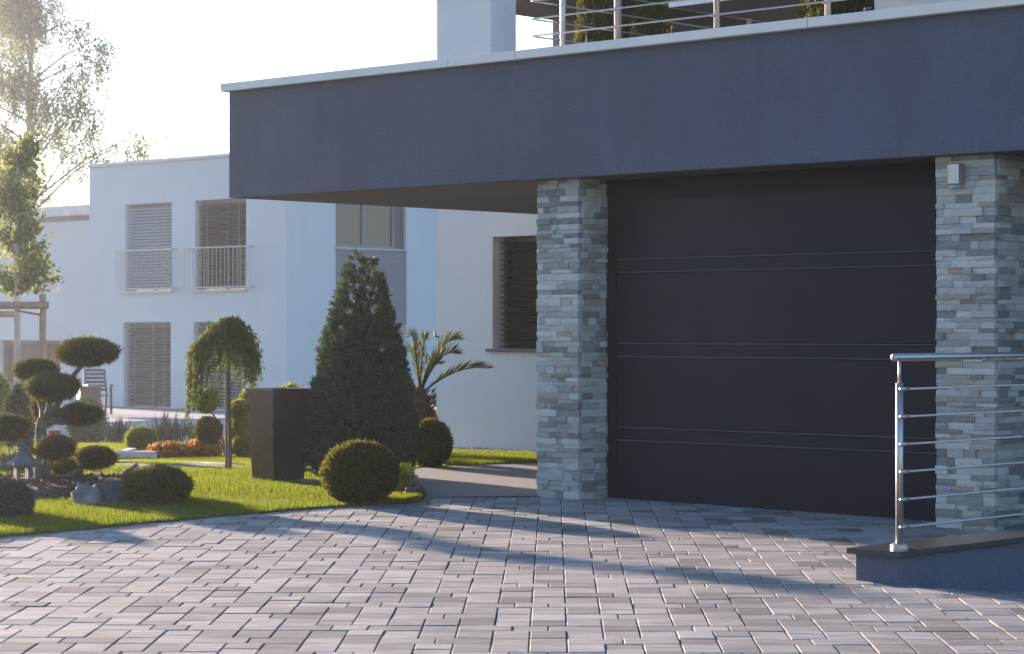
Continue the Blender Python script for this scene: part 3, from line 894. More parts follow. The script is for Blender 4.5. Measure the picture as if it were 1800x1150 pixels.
for h, (xa, xb) in zip(up, ((204, 304), (323, 440))):
    MB().box((h[0] - .12, -.07, h[2] - .07), (h[1] + .02, .18, h[2] - .012), .006).build('sill', 'sill', fh)
    a, b = ax(xa, -.16), ax(xb, -.16)
    br = MB().box((a, -.175, 3.15), (b, -.145, 3.178)).box((a, -.175, 2.235), (b, -.145, 2.262)).build('balcony_railing', 'steel_far', fh)
    bm2 = MB().box((-.0055, -.166, 2.262), (.0055, -.154, 3.15)).mesh('bar')
    for i in range(17): link('bar', bm2, 'steel_far', br, (a + .03 + i * (b - a - .06) / 16, 0, 0))
    for q in (a + .12, b - .06):
        for z in (2.25, 3.16): MB().box((q, -.14, z - .012), (q + .02, .01, z + .012)).build('bracket', 'steel_far', br)
MB().box((XL + .1, -.014, -.66), (-.002, -.002, -.575)).build('plinth', 'slate', fh)

# left neighbouring flat building
B0 = Vector((-10.35, 58.2, 0))
lb = thing('white_building', 'pale low flat-roofed building at the left edge behind the young tree', 'building', B0, ANG)
bw0, bw1 = -4.2, -1.55
wall_mesh(-7.5, .6, -1.4, 4.02, .3, [(bw0, bw1, -.6, 1.0)]).build('wall', 'stucco_far', lb)
MB().box((-7.5, -.22, 4.14), (.6, 6, 4.40), .01).build('roof_edge', 'sill', lb)
MB().box((-7.5, -.02, 4.02), (.6, 6, 4.14)).build('roof_shadow_gap', 'frame_grey', lb)  # grey band puts the shadow under the roof edge into the colour
w_ = MB().box((bw0, .12, -.6), (bw0 + .08, .2, 1.0)).box((bw1 - .08, .12, -.6), (bw1, .2, 1.0)).box((bw0 + .08, .12, .92), (bw1 - .08, .2, 1.0)).box((-2.4, .12, -.6), (-2.3, .2, .92)).build('window', 'frame_dark', lb)
MB().box((bw0 + .02, .17, -.6), (bw1 - .02, .18, .98)).build('pane', 'pane_dark', w_)

# ---- raised terrace of the far house with retaining wall
T0 = pt(180, 741, 46.6)
def tloc(p): v = p - A0; return v.dot(HX), v.dot(HY)
tx, ty = tloc(T0)
ter = MB().box((XL - 6, ty - 4, -.72), (tx, -.02, -.575)).build('terrace', 'terrace')
ter.location = A0; ter.rotation_euler = (0, 0, ANG)
tag(ter, 'raised pale terrace in front of the far white house', 'terrace', kind='structure')
rw = thing('retaining_wall', 'pale concrete panel retaining wall below the far terrace', 'wall', A0 + HX * tx + HY * (ty - 4) + Vector((0, 0, -1.2)), ANG)
L_ = -.02 - (ty - 4); npan = 9
pme = MB().box((0, .004, 0), (.10, L_ / npan - .004, .60), .006).mesh('panel')
for i in range(npan): link('panel', pme, 'concrete_pale', rw, (.002, i * L_ / npan, 0))
MB().box((-.05, 0, 0), (.05, L_, .47)).build('backing', 'joint', rw)

# ================================================================== GARDEN STRIPS, BEDS
def strip(name, label, pts, width, hgt, mat, cat):
    m = MB(); v = []
    for x, y in pts:
        p = at(x, y); v.append(p)
    f = []; vv = []
    for i, p in enumerate(v):
        t = (v[min(i + 1, len(v) - 1)] - v[max(i - 1, 0)]); t.z = 0; t.normalize(); s = Vector((-t.y, t.x, 0)) * width / 2
        vv += [p - s + Vector((0, 0, -.05)), p + s + Vector((0, 0, -.05)), p + s + Vector((0, 0, hgt)), p - s + Vector((0, 0, hgt))]
        if i:
            a = (i - 1) * 4; b = i * 4
            for k in range(4): f.append((a + k, b + k, b + (k + 1) % 4, a + (k + 1) % 4))
    f += [(0, 1, 2, 3), tuple((len(v) - 1) * 4 + k for k in (3, 2, 1, 0))]
    o = m.add(vv, f).build(name, mat)
    return tag(o, label, cat)
strip('edging', 'thin pale stone edging crossing the lawn in front of the orange hedge', [(190, 814), (280, 815.5), (360, 818), (440, 822), (560, 829)], .07, .03, 'concrete_pale', 'edging')['kind'] = 'structure'
def wbox(name, label, cat, x, y, w_, dp, h, mat, rz=ANG, ch=.008):
    p = at(x, y); t = thing(name, label, cat, p, rz)
    return t
kb = thing('raised_bed', 'low pale concrete box edging beside the small round bush', 'raised bed', at(202, 808), 0)
MB().box((0, 0, -.1), (.46, .12, .09), .006).build('front_wall', 'concrete_pale', kb)
MB().box((0, .125, -.1), (.1, .9, .088), .006).build('side_wall', 'concrete_pale', kb)
MB().box((.1, .125, -.1), (.46, .88, .05)).build('soil', 'soil', kb)
lg = thing('ledge', 'long low white ledge behind the orange hedge', 'ledge', at(275, 793), math.radians(4))
MB().box((0, 0, -.2), (.75, .25, .03), .01).build('ledge_wall', 'white', lg)
MB().box((-.03, -.03, .03), (.78, .28, .06), .006).build('ledge_cap', 'white', lg)
lp_ = at(318, 788)
fo = Fol(); 
bl = thing('blue_cover', 'small glossy dark blue cover lying behind the white ledge', 'cover', at(335, 787.5) + Vector((0, .1, -.02)))
V1, F1 = ellipsoid((0, 0, .06), (.16, .12, .075), 3, .2, 1); link('cover', np_mesh('cover', V1, [F1]), 'blue', bl, smooth_=True)
V1, F1 = ellipsoid((.15, .02, .05), (.12, .1, .055), 8, .25, 1); link('fold', np_mesh('fold', V1, [F1]), 'blue', bl, smooth_=True)

# gravel strip at the foot of the white wall
peb = MB(); rg = random.Random(4)
for i in range(420):
    X = rg.uniform(-5.3, -3.3); Y = CY - rg.uniform(.02, .26); s = rg.uniform(.012, .03)
    p = hw(X, Y, .055 + s * .3)
    peb.add([(p.x + s * math.cos(a) * rg.uniform(.7, 1.2), p.y + s * math.sin(a), p.z - s * .5) for a in (0, 1.57, 3.14, 4.71)] + [(p.x, p.y, p.z + s * .7)], [(0, 1, 4), (1, 2, 4), (2, 3, 4), (3, 0, 4)])
tag(peb.build('gravel', 'pebble'), 'narrow pebble strip along the foot of the white wall', 'gravel', kind='stuff')

# mulch bed around the cloud-pruned pine
mb_ = []; mc = at(95, 872)
ring = []
for k in range(40):
    a = 2 * PI * k / 40; rr = 1 + .12 * math.sin(3 * a + 1) + .06 * math.sin(7 * a)
    ring.append((mc.x - .15 + 1.05 * rr * math.cos(a), mc.y + .5 + 1.0 * rr * math.sin(a)))
V = [(mc.x - .15, mc.y + .5, float(ground_z(mc.x, mc.y)) + .10)]
for s, hz in ((.5, .085), (.85, .055), (1, .012)):
    for (x, y) in ring:
        px, py = mc.x - .15 + (x - mc.x + .15) * s, mc.y + .5 + (y - mc.y - .5) * s
        V.append((px, py, float(ground_z(px, py)) + hz + random.uniform(-.008, .008)))
fq = []; ft = []
for k in range(40):
    k2 = (k + 1) % 40; ft.append((0, 1 + k, 1 + k2))
    for L2 in (0, 1): fq.append((1 + L2 * 40 + k, 1 + (L2 + 1) * 40 + k, 1 + (L2 + 1) * 40 + k2, 1 + L2 * 40 + k2))
o = link('mulch_bed', np_mesh('mulch_bed', np.array(V), [np.array(ft), np.array(fq)]), 'mulch')
tag(o, 'dark bark mulch bed around the cloud-pruned pine', 'flower bed', kind='structure')
n = 2600
a = RNG.uniform(0, 2 * PI, n); q = np.sqrt(RNG.random(n)) * .97
px = mc.x - .15 + 1.05 * q * np.cos(a); py = mc.y + .5 + q * np.sin(a)
pz = ground_z(px, py) + np.interp(q, [0, .5, .85, 1], [.10, .085, .055, .015])
fo = Fol(); dd = rand_dirs(n); dd[:, 2] *= .35
fo.leaves(np.stack([px, py, pz], -1), dd, .05, .022)
o = fo.build('bark_chips', 'mulch'); tag(o, 'loose bark chips covering the mulch bed', 'bark chips', kind='stuff')

# ================================================================== PLANTS
# conical conifer
p = at(636, 846)
t = thing('conical_conifer', 'tall dense blue-green cone-shaped conifer beside the bronze planter', 'conifer', p)
MB().tube([(0, 0, -.1), (0, 0, .5), (.01, 0, 1.6)], [.05, .04, .006], 10).build('trunk', 'bark', t)
fo = Fol(); n = 3600                                   # spray tips, each a tuft of scale leaves
h = 1 - np.sqrt(RNG.random(n)) * .995
th = RNG.uniform(0, 2 * PI, n)
Dn = np.stack([np.cos(th) * 1.6, np.sin(th) * 1.6, h * 7], -1)
prof = np.interp(h, [0, .06, .2, .4, .6, .78, .9, .97, 1.0], [.80, .95, 1, .86, .67, .46, .28, .17, .04]) * .435
rad = prof * lump(Dn, 21, .06, 2.2) * (1 - .16 * RNG.random(n) ** 1.3)
P = np.stack([np.cos(th) * rad, np.sin(th) * rad, 0.03 + h * 1.86], -1)
out = np.stack([np.cos(th), np.sin(th), np.zeros(n)], -1)
ax_ = unit(out * RNG.uniform(.5, 1.0, (n, 1)) + np.array([0, 0, .75]) + rand_dirs(n) * .35)
ln_ = RNG.uniform(.04, .09, n)
for k in range(30):
    q = RNG.random(n)
    base_ = P + ax_ * (ln_ * (q - .35))[:, None] + RNG.normal(0, .009, (n, 3))
    fo.leaves(base_, ax_ + rand_dirs(n) * .55, .031 * (.7 + .6 * RNG.random(n)), .0115)
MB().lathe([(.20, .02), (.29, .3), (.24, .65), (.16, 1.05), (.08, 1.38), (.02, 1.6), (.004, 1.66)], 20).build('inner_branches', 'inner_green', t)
fo.build('foliage', 'conifer', t)

# clipped balls
def ball(name, label, cat, x, ybase, w_px, h_px, mat, n, L, Wd, seed, amp=.05, group=None, lift=0.0, d=None, up=.3):
    p = at(x, ybase)
    if d: p = Vector(((x - 900) / F * d, d, float(ground_z((x - 900) / F * d, d))))
    s = p.y / F; rx, rz_ = w_px / 2 * s, h_px / 2 * s
    t = thing(name, label, cat, p, 0, group)
    fo = Fol().ball((0, 0, rz_ + lift), (rx, rx, rz_), n, L, Wd, seed, amp, .88, up, .75)
    fo.build('foliage', mat, t)
    MB().tube([(0, 0, -.08), (0, 0, rz_)], [.025, .015], 8).build('stem', 'bark', t)
    return t
ball('clipped_bush', 'large round dark clipped bush at the driveway corner before the cone conifer', 'bush', 632, 886, 132, 108, 'box', 16000, .026, .011, 31, .035)
ball('clipped_bush', 'round dark clipped bush under the palm at the white wall', 'bush', 757, 823, 74, 84, 'box', 9000, .026, .011, 32, .05)
ball('clipped_bush', 'broad brown-green bush with spiky top beside the garden spotlight', 'bush', 277, 890, 112, 66, 'box', 11000, .034, .009, 33, .06, up=.8)
ball('clipped_bush', 'small bright green round bush beside the pale concrete box', 'bush', 248, 794, 54, 42, 'box_light', 6000, .03, .014, 34, .04)
ball('clipped_bush', 'round bush behind the palm trunk', 'bush', 742, 792, 54, 0.1 + 92, 'box', 6000, .03, .013, 35, .05, d=22.6)

# spiky shoots on the broad bush
p = at(277, 890); n = 140
th = RNG.uniform(0, 2 * PI, n); rr = np.sqrt(RNG.random(n)) * .17
P = np.stack([p.x + np.cos(th) * rr, p.y + np.sin(th) * rr * .9, p.z + .245 - rr * rr * 3], -1)
for o in COL.objects:
    if o.name.startswith('clipped_bush') and 'spiky' in o.get('label', ''):
        Fol().leaves(P - np.array(p), np.tile([0, 0, 1.0], (n, 1)) + rand_dirs(n) * .15, .065, .006).build('shoots', 'pine', o)

# low blue juniper and rocks at left
ball('juniper', 'low bluish juniper at the lower left edge in front of the lantern', 'shrub', -8, 912, 125, 62, 'juniper', 9000, .05, .01, 36, .14)
rock('rock', 'grey-white rock at the foot of the pine, left of the dark rock', at(152, 890), (.105, .1, .10), 'rock', 5)
rock('rock', 'dark low rock between the pale rock and the broad bush', at(192, 887), (.17, .12, .11), 'rock_dark', 9, -.2)
rock('rock', 'small pale stone below the juniper', at(42, 908), (.035, .03, .05), 'rock', 12)

# stone lantern
p = at(40, 868)
t = thing('stone_lantern', 'small grey stone pagoda lantern beside the pine trunk', 'stone lantern', p + Vector((0, 0, .045)), math.radians(20))
MB().lathe([(.12, -.06), (.12, .0), (.105, .015), (.075, .03), (.07, .05), (.1, .062), (.1, .075)], 6).build('base', 'lantern', t)
for k in range(4):
    a = PI / 4 + k * PI / 2
    MB().box((.062 * math.cos(a) - .014, .062 * math.sin(a) - .014, .075), (.062 * math.cos(a) + .014, .062 * math.sin(a) + .014, .155)).build('pillar', 'lantern', t)
MB().lathe([(.075, .155), (.085, .162), (.145, .168), (.15, .182), (.11, .205), (.075, .235), (.06, .262), (.05, .266)], 6).build('roof', 'lantern', t)
for k in range(6):
    a = 2 * PI * k / 6
    MB().tube([(.13 * math.cos(a), .13 * math.sin(a), .175), (.155 * math.cos(a), .155 * math.sin(a), .185), (.165 * math.cos(a), .165 * math.sin(a), .205)], [.016, .015, .008], 7).build('corner_scroll', 'lantern', t)
MB().lathe([(.045, .262), (.055, .275), (.03, .285), (.045, .30), (.03, .312), (.038, .325), (.022, .34), (.006, .36)], 12).build('finial', 'lantern', t)

# garden spotlight
p = at(233, 884)
t = thing('garden_spotlight', 'black garden spotlight on a spike beside the broad bush', 'spotlight', p, math.radians(-25))
MB().tube([(0, 0, -.05), (0, 0, .17)], .010, 8).build('spike', 'black', t)
MB().box((-.018, -.02, .14), (.018, .02, .19), .003).build('bracket', 'black', t)
MB().tube([(-.05, -.03, .185), (-.045, -.028, .19), (.03, .012, .235), (.05, .022, .247)], [.03, .042, .05, .052], 14).build('lamp_head', 'black', t, sm=True)
MB().tube([(.052, .023, .248), (.056, .025, .25)], [.044, .044], 14).build('lens', 'lens', t)

# cloud-pruned pine
base = at(76, 862); dn_ = base.y; s = dn_ / F
t = thing('cloud_pruned_pine', 'cloud-pruned pine with flat foliage pads on bare crooked branches', 'pine tree', base)
def loc(x, y, dd=0): return Vector(((x - 76) * s, dd, (862 - y) * s))
pads = [(150, 622, 60, 26, .05), (52, 654, 40, 19, .22), (99, 682, 50, 24, -.12), (20, 752, 44, 22, -.2), (140, 731, 38, 18, .05), (108, 787, 34, 20, -.2), (170, 806, 36, 19, -.05), (112, 828, 26, 16, .12), (62, 720, 24, 40, .4)]
def wob(a, b, k=5, amp=.02):
    return [a.lerp(b, i / k) + (Vector((random.uniform(-amp, amp), random.uniform(-amp, amp), 0)) if 0 < i < k else Vector()) for i in range(k + 1)]
fork = loc(76, 735)
MB().tube([loc(72, 872), loc(71, 830), loc(74, 790), loc(72, 755), fork], [.055, .05, .047, .045, .04], 12).build('trunk', 'bark', t)
for (x, y, rx, ry, dd) in pads[:-1]:
    src = fork if y < 745 else loc(74, min(845, y + 45))
    e = loc(x, y + ry * .4, dd)
    mid = src.lerp(e, .5) + Vector((0, 0, -.03))
    MB().tube([src, src.lerp(mid, .5) + Vector((.01, .01, -.005)), mid, mid.lerp(e, .5) + Vector((-.012, 0, .012)), e], [.032, .028, .023, .02, .014], 9).build('branch', 'bark', t)
for i, (x, y, rx, ry, dd) in enumerate(pads):
    fo = Fol(); c = loc(x, y, dd); R3 = (rx * s * .86, rx * s * .72, ry * s * .80); n = int(3200 + rx * 60)
    fo.ball(c, R3, n, .044, .006, 50 + i, .11, .80, .75, .55, .24)
    D2 = rand_dirs(n // 8); D2[:, 2] = np.abs(D2[:, 2])
    fo.leaves(np.asarray(c) + D2 * np.asarray(R3) * .98, D2 * .2 + np.array([0, 0, 1.0]) + rand_dirs(len(D2)) * .2, .05, .006)
    fo.build('foliage_pad', 'pine', t)

# bright perennials and columnar shrub behind the pine
def tuft(name, label, cat, p, n, hgt, spread, mat, wd=.02, group=None, lean=.5):
    t = thing(name, label, cat, p, 0, group)
    fo = Fol(); a = RNG.uniform(0, 2 * PI, n)
    ln = hgt * (.5 + .6 * RNG.random(n))
    D = np.stack([np.cos(a) * lean * RNG.random(n), np.sin(a) * lean * RNG.random(n), np.ones(n)], -1)
    P = np.stack([RNG.normal(0, spread, n), RNG.normal(0, spread, n), np.zeros(n)], -1)
    fo.leaves(P, D, ln, wd)
    fo.build('leaves', mat, t); return t
tuft('perennial', 'bright green leafy perennial at the left edge behind the lantern', 'plant', at(8, 832), 260, .24, .09, 'young', .03)
t = ball('columnar_shrub', 'dark columnar shrub behind the pine at the left', 'shrub', 32, 812, 46, 132, 'conifer', 7000, .05, .016, 61, .1, d=24.0)
ball('hedge_bush', 'green bush at the far left behind the wooden stake', 'bush', -22, 800, 80, 150, 'box_light', 6000, .05, .025, 62, .12, d=29)
ball('hedge_bush', 'dark grey-green shrub left of the retaining wall plants', 'bush', 152, 784, 58, 78, 'conifer', 5000, .08, .02, 63, .15, d=40)

# spiky dark plants in front of the retaining wall
for i, (x, y, h_) in enumerate(((202, 781, .55), (240, 778, .4), (297, 780, .62), (352, 778, .42), (272, 776, .36))):
    labs = ['dark spiky plant before the retaining wall, leftmost of the row', 'dark spiky plant left of the bright round bush top', 'tallest dark spiky plant before the retaining wall', 'dark spiky plant behind the blue cover, rightmost of the row', 'low dark spiky plant right behind the bright round bush']
    pp = at(x, y); pp = Vector(((x - 900) / F * 43, 43, float(ground_z((x - 900) / F * 43, 43))))
    tuft('spiky_plant', labs[i], 'plant', pp, 90, h_, .12, 'yucca', .05, 'dark plants along the retaining wall', .9)

# orange low hedge
t = thing('orange_hedge', 'low orange and yellow leafed hedge on the far lawn', 'hedge', at(355, 806))
fo = Fol(); dd = at(355, 806).y
for i in range(64):
    cx_ = random.uniform(272, 452); hh = np.interp(cx_, [270, 300, 350, 390, 420, 452], [.13, .17, .18, .23, .28, .30]) * random.uniform(.65, 1.12)
    c0 = np.array([(cx_ - 355) / F * dd, random.uniform(-.12, .12), 0]); n = int(55 + 60 * random.random())
    q = RNG.random((n, 1)) ** .6
    P = c0 + np.concatenate([RNG.normal(0, .045, (n, 2)), hh * q], 1)
    fo.leaves(P, rand_dirs(n) + np.array([0, 0, .6]), .05, .03)
fo.build('foliage', 'orange', t)
tw = MB()
for i in range(60):
    x_ = random.uniform(-.58, .62); tw.tube([(x_, random.uniform(-.1, .1), -.03), (x_ + random.uniform(-.05, .05), 0, .16)], .004, 5)
tw.build('twigs', 'bark', t)

# topiary of several balls behind the weeping tree
d0 = 26.5; bx = 398
p = Vector(((bx - 900) / F * d0, d0, float(ground_z((bx - 900) / F * d0, d0)))); s2 = d0 / F
t = thing('ball_topiary', 'shrub clipped into several green balls behind the weeping tree', 'topiary', p)
zb = HZ + F * (EYE - p.z) / d0
for i, (x, y, r_, dd) in enumerate(((362, 703, 21, 0), (369, 757, 22, -.1), (428, 752, 24, .1), (424, 722, 17, 0), (440, 706, 20, .2), (432, 782, 20, -.05))):
    c = Vector(((x - bx) * s2, dd, (zb - y) * s2))
    MB().tube([(0, 0, .05), (c.x * .35, dd * .3, c.z * .55), c], [.022, .016, .008], 7).build('branch', 'bark', t)
    Fol().ball(c, (r_ * s2, r_ * s2, r_ * s2), 4200, .034, .016, 70 + i, .06).build('foliage_ball', 'box_light' if i != 1 else 'box', t)
MB().tube([(0, 0, -.1), (0, 0, .1)], .03, 8).build('stem', 'bark', t)

# weeping tree on a stem with stake
p = at(402, 829); s2 = p.y / F
t = thing('weeping_tree', 'small weeping standard tree tied to a stake on the lawn', 'tree', p)
MB().tube([(.012, 0, -.05), (.01, .005, .4), (.0, 0, .8), (-.005, 0, 1.15)], [.016, .015, .015, .012], 9).build('trunk', 'bark', t)
MB().tube([(-.018, -.01, -.05), (-.018, -.01, .9)], .014, 9).build('stake', 'wood', t)
MB().tube([(-.03, -.01, .78), (.02, .01, .78), (.02, .01, .8), (-.03, -.01, .8)], .006, 6).build('tie', 'black', t)
PL = []; DL = []
tops = []
def strand(R, ang, top, drop, n, jitter=.012):
    for k in range(n):
        q = k / n
        if q < .45:
            u = q / .45 * PI / 2
            x = R * math.sin(u); z = top - (1 - math.cos(u)) * R * .55
        else:
            x = R * (1 + .06 * (q - .45)); z = top - R * .55 - (q - .45) / .55 * drop
        PL.append((x * math.cos(ang) + random.gauss(0, jitter), x * math.sin(ang) + random.gauss(0, jitter), z + random.gauss(0, jitter)))
        DL.append((math.cos(ang) * .3 + random.gauss(0, .3), math.sin(ang) * .3 + random.gauss(0, .3), -1 + random.gauss(0, .4)))
for i in range(120):
    strand(random.uniform(.03, .225), random.uniform(0, 2 * PI), random.uniform(1.22, 1.35), random.choice((.05, .1, .16, .22, .3, .44)) * random.uniform(.8, 1.2), 62, .012)
for i in range(46):
    q_ = i % 9; strand(.22 + .018 * q_ + random.gauss(0, .006), PI + (q_ % 4 - 1.5) * .28 + random.gauss(0, .05), 1.30 - .012 * q_ + random.gauss(0, .01), .24 + .04 * ((q_ * 5) % 9) + random.gauss(0, .03), 90, .010)
for i in range(30):
    strand(random.uniform(.18, .27), random.gauss(0, .6), random.uniform(1.12, 1.27), random.uniform(.08, .32), 80, .014)
fo = Fol().leaves(np.array(PL), np.array(DL), .04, .013)
fo.ball((.02, 0, 1.25), (.12, .12, .09), 1800, .035, .012, 81, .12, .7)
fo.build('crown', 'weeping', t)
lm = MB()
for i in range(10):
    a = 2 * PI * i / 10
    lm.tube([(-.005, 0, 1.1), (.07 * math.cos(a), .07 * math.sin(a), 1.24), (.17 * math.cos(a), .17 * math.sin(a), 1.2)], [.008, .006, .003], 5)
lm.build('branches', 'bark', t)

# bronze planter
p = at(489, 846)
t = thing('tall_planter', 'tall tapered square planter, dark bronze and glossy, on the lawn', 'planter', p, 0)
wt, wb_, ht = .375 / 2, .30 / 2, .745
m = MB(); a0 = math.radians(-90 - 4.0)
def sq(w_, z): return [(w_ * math.sqrt(2) * math.cos(a0 + k * PI / 2), w_ * math.sqrt(2) * math.sin(a0 + k * PI / 2), z) for k in range(4)]
prof = [(wb_, -.03), (wb_, 0), (wt, ht), (wt + .006, ht + .002), (wt + .006, ht + .018), (wt - .022, ht + .018), (wt - .026, ht - .05)]
v = []; f = []
for (w_, z) in prof: v += sq(w_, z)
for i in range(len(prof) - 1):
    for k in range(4): f.append((i * 4 + k, i * 4 + (k + 1) % 4, (i + 1) * 4 + (k + 1) % 4, (i + 1) * 4 + k))
m.add(v, f).build('pot', 'planter', t)
MB().add(sq(wt - .024, ht - .035), [(0, 1, 2, 3)]).build('soil', 'soil', t)
ball('hedge_bush', 'green shrub with light shoots directly behind the bronze planter', 'bush', 512, 826, 96, 150, 'box_light', 8000, .045, .014, 91, .12, d=20.6, up=.9)
# stepping slab
p = at(550, 846)
o = MB().box((-.16, -.25, -.03), (.16, .25, .018), .005).build('stepping_slab', 'concrete_pale', None, p, .5); tag(o, 'flat grey slab in the lawn beside the bronze planter', 'slab')

# palm
pp = Vector(((738 - 900) / F * 21.6, 21.6, .04)); s2 = 21.6 / F
t = thing('palm', 'small palm with arching fronds and brown shaggy trunk at the white wall', 'palm', pp)
zz = lambda y: EYE + (HZ - y) * s2 - pp.z
MB().lathe([(.075, -.05), (.08, .1), (.09, .3), (.10, zz(735)), (.105, zz(715)), (.08, zz(695)), (.04, zz(680))], 14).build('trunk', 'palm_bark', t)
fo = Fol(); n = 420
h = RNG.uniform(.05, zz(690), n); a = RNG.uniform(0, 2 * PI, n)
fo.leaves(np.stack([np.cos(a) * .11, np.sin(a) * .11, h], -1), np.stack([np.cos(a), np.sin(a), np.full(n, 1.1)], -1), .075, .03)
fo.build('leaf_bases', 'palm_bark', t)
cz = zz(695)
def frond(dx, dy, rise, droop, n=46, ll=.15):
    ctrl = [Vector((0, 0, cz)), Vector((dx * .35, dy * .35, cz + rise * .75)), Vector((dx * .7, dy * .7, cz + rise * 1.05)), Vector((dx, dy, cz + rise - droop))]
    P = []
    for k in range(n):
        q = k / (n - 1); b = [(1 - q) ** 3, 3 * q * (1 - q) ** 2, 3 * q * q * (1 - q), q ** 3]
        P.append(sum((c * w_ for c, w_ in zip(ctrl, b)), Vector()))
    o = MB().tube(P[::3], [.010 - .007 * i / len(P[::3]) for i in range(len(P[::3]))], 6).build('frond', 'palm', t)
    f2 = Fol(); A = []; B = []; L_ = []
    for k in range(6, n):
        tan = (P[min(k + 1, n - 1)] - P[k - 1]).normalized(); sd = tan.cross(Vector((0, 0, 1)))
        if sd.length < .1: sd = Vector((1, 0, 0))
        sd.normalize(); upv = sd.cross(tan)
        for sg in (-1, 1):
            A.append(P[k]); B.append(tan * 1.0 + sd * sg * .42 + upv * .35 + Vector((random.gauss(0, .08), random.gauss(0, .08), random.gauss(0, .08))))
            L_.append(ll * (.45 + .75 * math.sin(PI * min(1, (k - 4) / (n - 2)))))
    f2.leaves(np.array(A), np.array(B), np.array(L_), .011)
    f2.build('leaflets', 'palm', o)
frond(.62, -.15, zz(655) - cz + .06, .02)
frond(.34, .12, zz(598) - cz, .0)
frond(.33, -.1, zz(618) - cz, .02)
frond(.05, .1, zz(595) - cz, .0, 40, .1)
frond(-.08, -.05, zz(590) - cz, 0, 40, .1)
frond(-.45, .1, zz(620) - cz, .05); frond(-.35, -.3, zz(650) - cz, .1); frond(.12, .5, zz(630) - cz, .05); frond(-.1, .45, zz(610) - cz, .05)
frond(.18, -.1, zz(640) - cz, 0, 36, .1)

# door handle/outside tap on white wall corner
o = MB().tube([(0, 0, 0), (0, -.05, 0), (0, -.05, .06)], .010, 8).build('wall_tap', 'black', None, hw(-5.61, CY - .002, 1.2), ANG)
tag(o, 'tiny dark tap on the corner of the white wall above the palm', 'tap')

# lime leafy plant and goose figurine at the driveway corner
p = at(709, 871)
t = thing('lime_plant', 'lime yellow leafy plant beside the large round bush at the driveway corner', 'plant', p)
s2 = p.y / F
Fol().ball((0, 0, .11), (.075, .065, .10), 1900, .036, .022, 95, .12, .8, .2, .9).build('leaves', 'yellow', t)
MB().tube([(0, 0, -.04), (0, 0, .1)], .008, 6).build('stem', 'bark', t)
p = at(729, 874)
t = thing('goose_figurine', 'small dark goose figurine with upright neck beside the lime plant', 'figurine', p, math.radians(-20))
V1, F1 = ellipsoid((0, 0, .06), (.045, .06, .055), 4, .05, 1, 18, 11); link('body', np_mesh('body', V1, [F1]), 'slate', t, smooth_=True)
MB().tube([(0, -.035, .08), (.0, -.045, .12), (0, -.045, .15), (0, -.05, .165)], [.024, .016, .014, .017], 10).build('neck', 'slate', t, sm=True)
V1, F1 = ellipsoid((0, -.055, .172), (.018, .023, .018), 4, .03, 1, 12, 8); link('head', np_mesh('head', V1, [F1]), 'slate', t, smooth_=True)
MB().tube([(0, -.075, .17), (0, -.10, .165)], [.008, .003], 7).build('beak', 'orange', t)
MB().lathe([(.04, -.02), (.045, .01), (.03, .012)], 12).build('base', 'slate', t)
p = at(717, 877)
t = thing('clay_ornament', 'small reddish clay ornament between the lime plant and the figurine', 'ornament', p)
MB().lathe([(.02, -.02), (.03, .01), (.034, .03), (.026, .05), (.03, .056), (.022, .058)], 14).build('pot', 'terracotta', t, sm=True)
V1, F1 = ellipsoid((0, 0, .07), (.02, .02, .02), 6, .15, 1, 10, 7); link('knob', np_mesh('knob', V1, [F1]), 'terracotta', t)

# striped barrier board
d0 = 24.5; x = 96
p = Vector(((x - 900) / F * d0, d0, float(ground_z((x - 900) / F * d0, d0))))
t = thing('striped_board', 'red and white striped marker board behind the pine', 'marker board', p, .2)
for i in range(9):
    MB().box((-.06, -.012, i * .085), (.06, .012, (i + 1) * .085)).build('stripe', 'red' if i % 2 else 'white', t)

# garden chair and table on far terrace
p = pt(172, 718, 51.0); p.z = -.575
t = thing('garden_chair', 'dark blue slatted garden chair on the far terrace', 'chair', p, math.radians(25))
for (x_, y_) in ((-.24, -.22), (.24, -.22)): MB().tube([(x_, y_, 0), (x_, y_ + .02, .62)], .028, 8).build('leg', 'chair', t)
for x_ in (-.24, .24): MB().tube([(x_, .30, 0), (x_, .2, .42), (x_ * .92, .30, .98)], .028, 8).build('leg', 'chair', t)
for i in range(5): MB().box((-.22, -.22 + i * .09, .40), (.22, -.15 + i * .09, .425), .004).build('seat_slat', 'chair', t)
for i in range(6):
    z = .50 + i * .085; y_ = .2 + (z - .42) / .56 * .1
    MB().box((-.22, y_ - .012, z), (.22, y_ + .012, z + .062), .004).build('back_slat', 'chair', t)
for x_ in (-.26, .26): MB().box((x_ - .025, -.24, .62), (x_ + .025, .26, .65), .006).build('armrest', 'chair', t)
p = pt(156, 719, 50.4); p.z = -.575
t = thing('garden_table', 'small dark garden table beside the blue chair on the far terrace', 'table', p, math.radians(20))
MB().box((-.24, -.24, .58), (.24, .24, .62), .006).build('table_top', 'table', t)
MB().box((-.22, -.22, .32), (.22, .22, .578)).build('apron', 'table', t)
for x_ in (-.21, .21):
    for y_ in (-.21, .21): MB().box((x_ - .025, y_ - .025, 0), (x_ + .025, y_ + .025, .32)).build('leg', 'table', t)

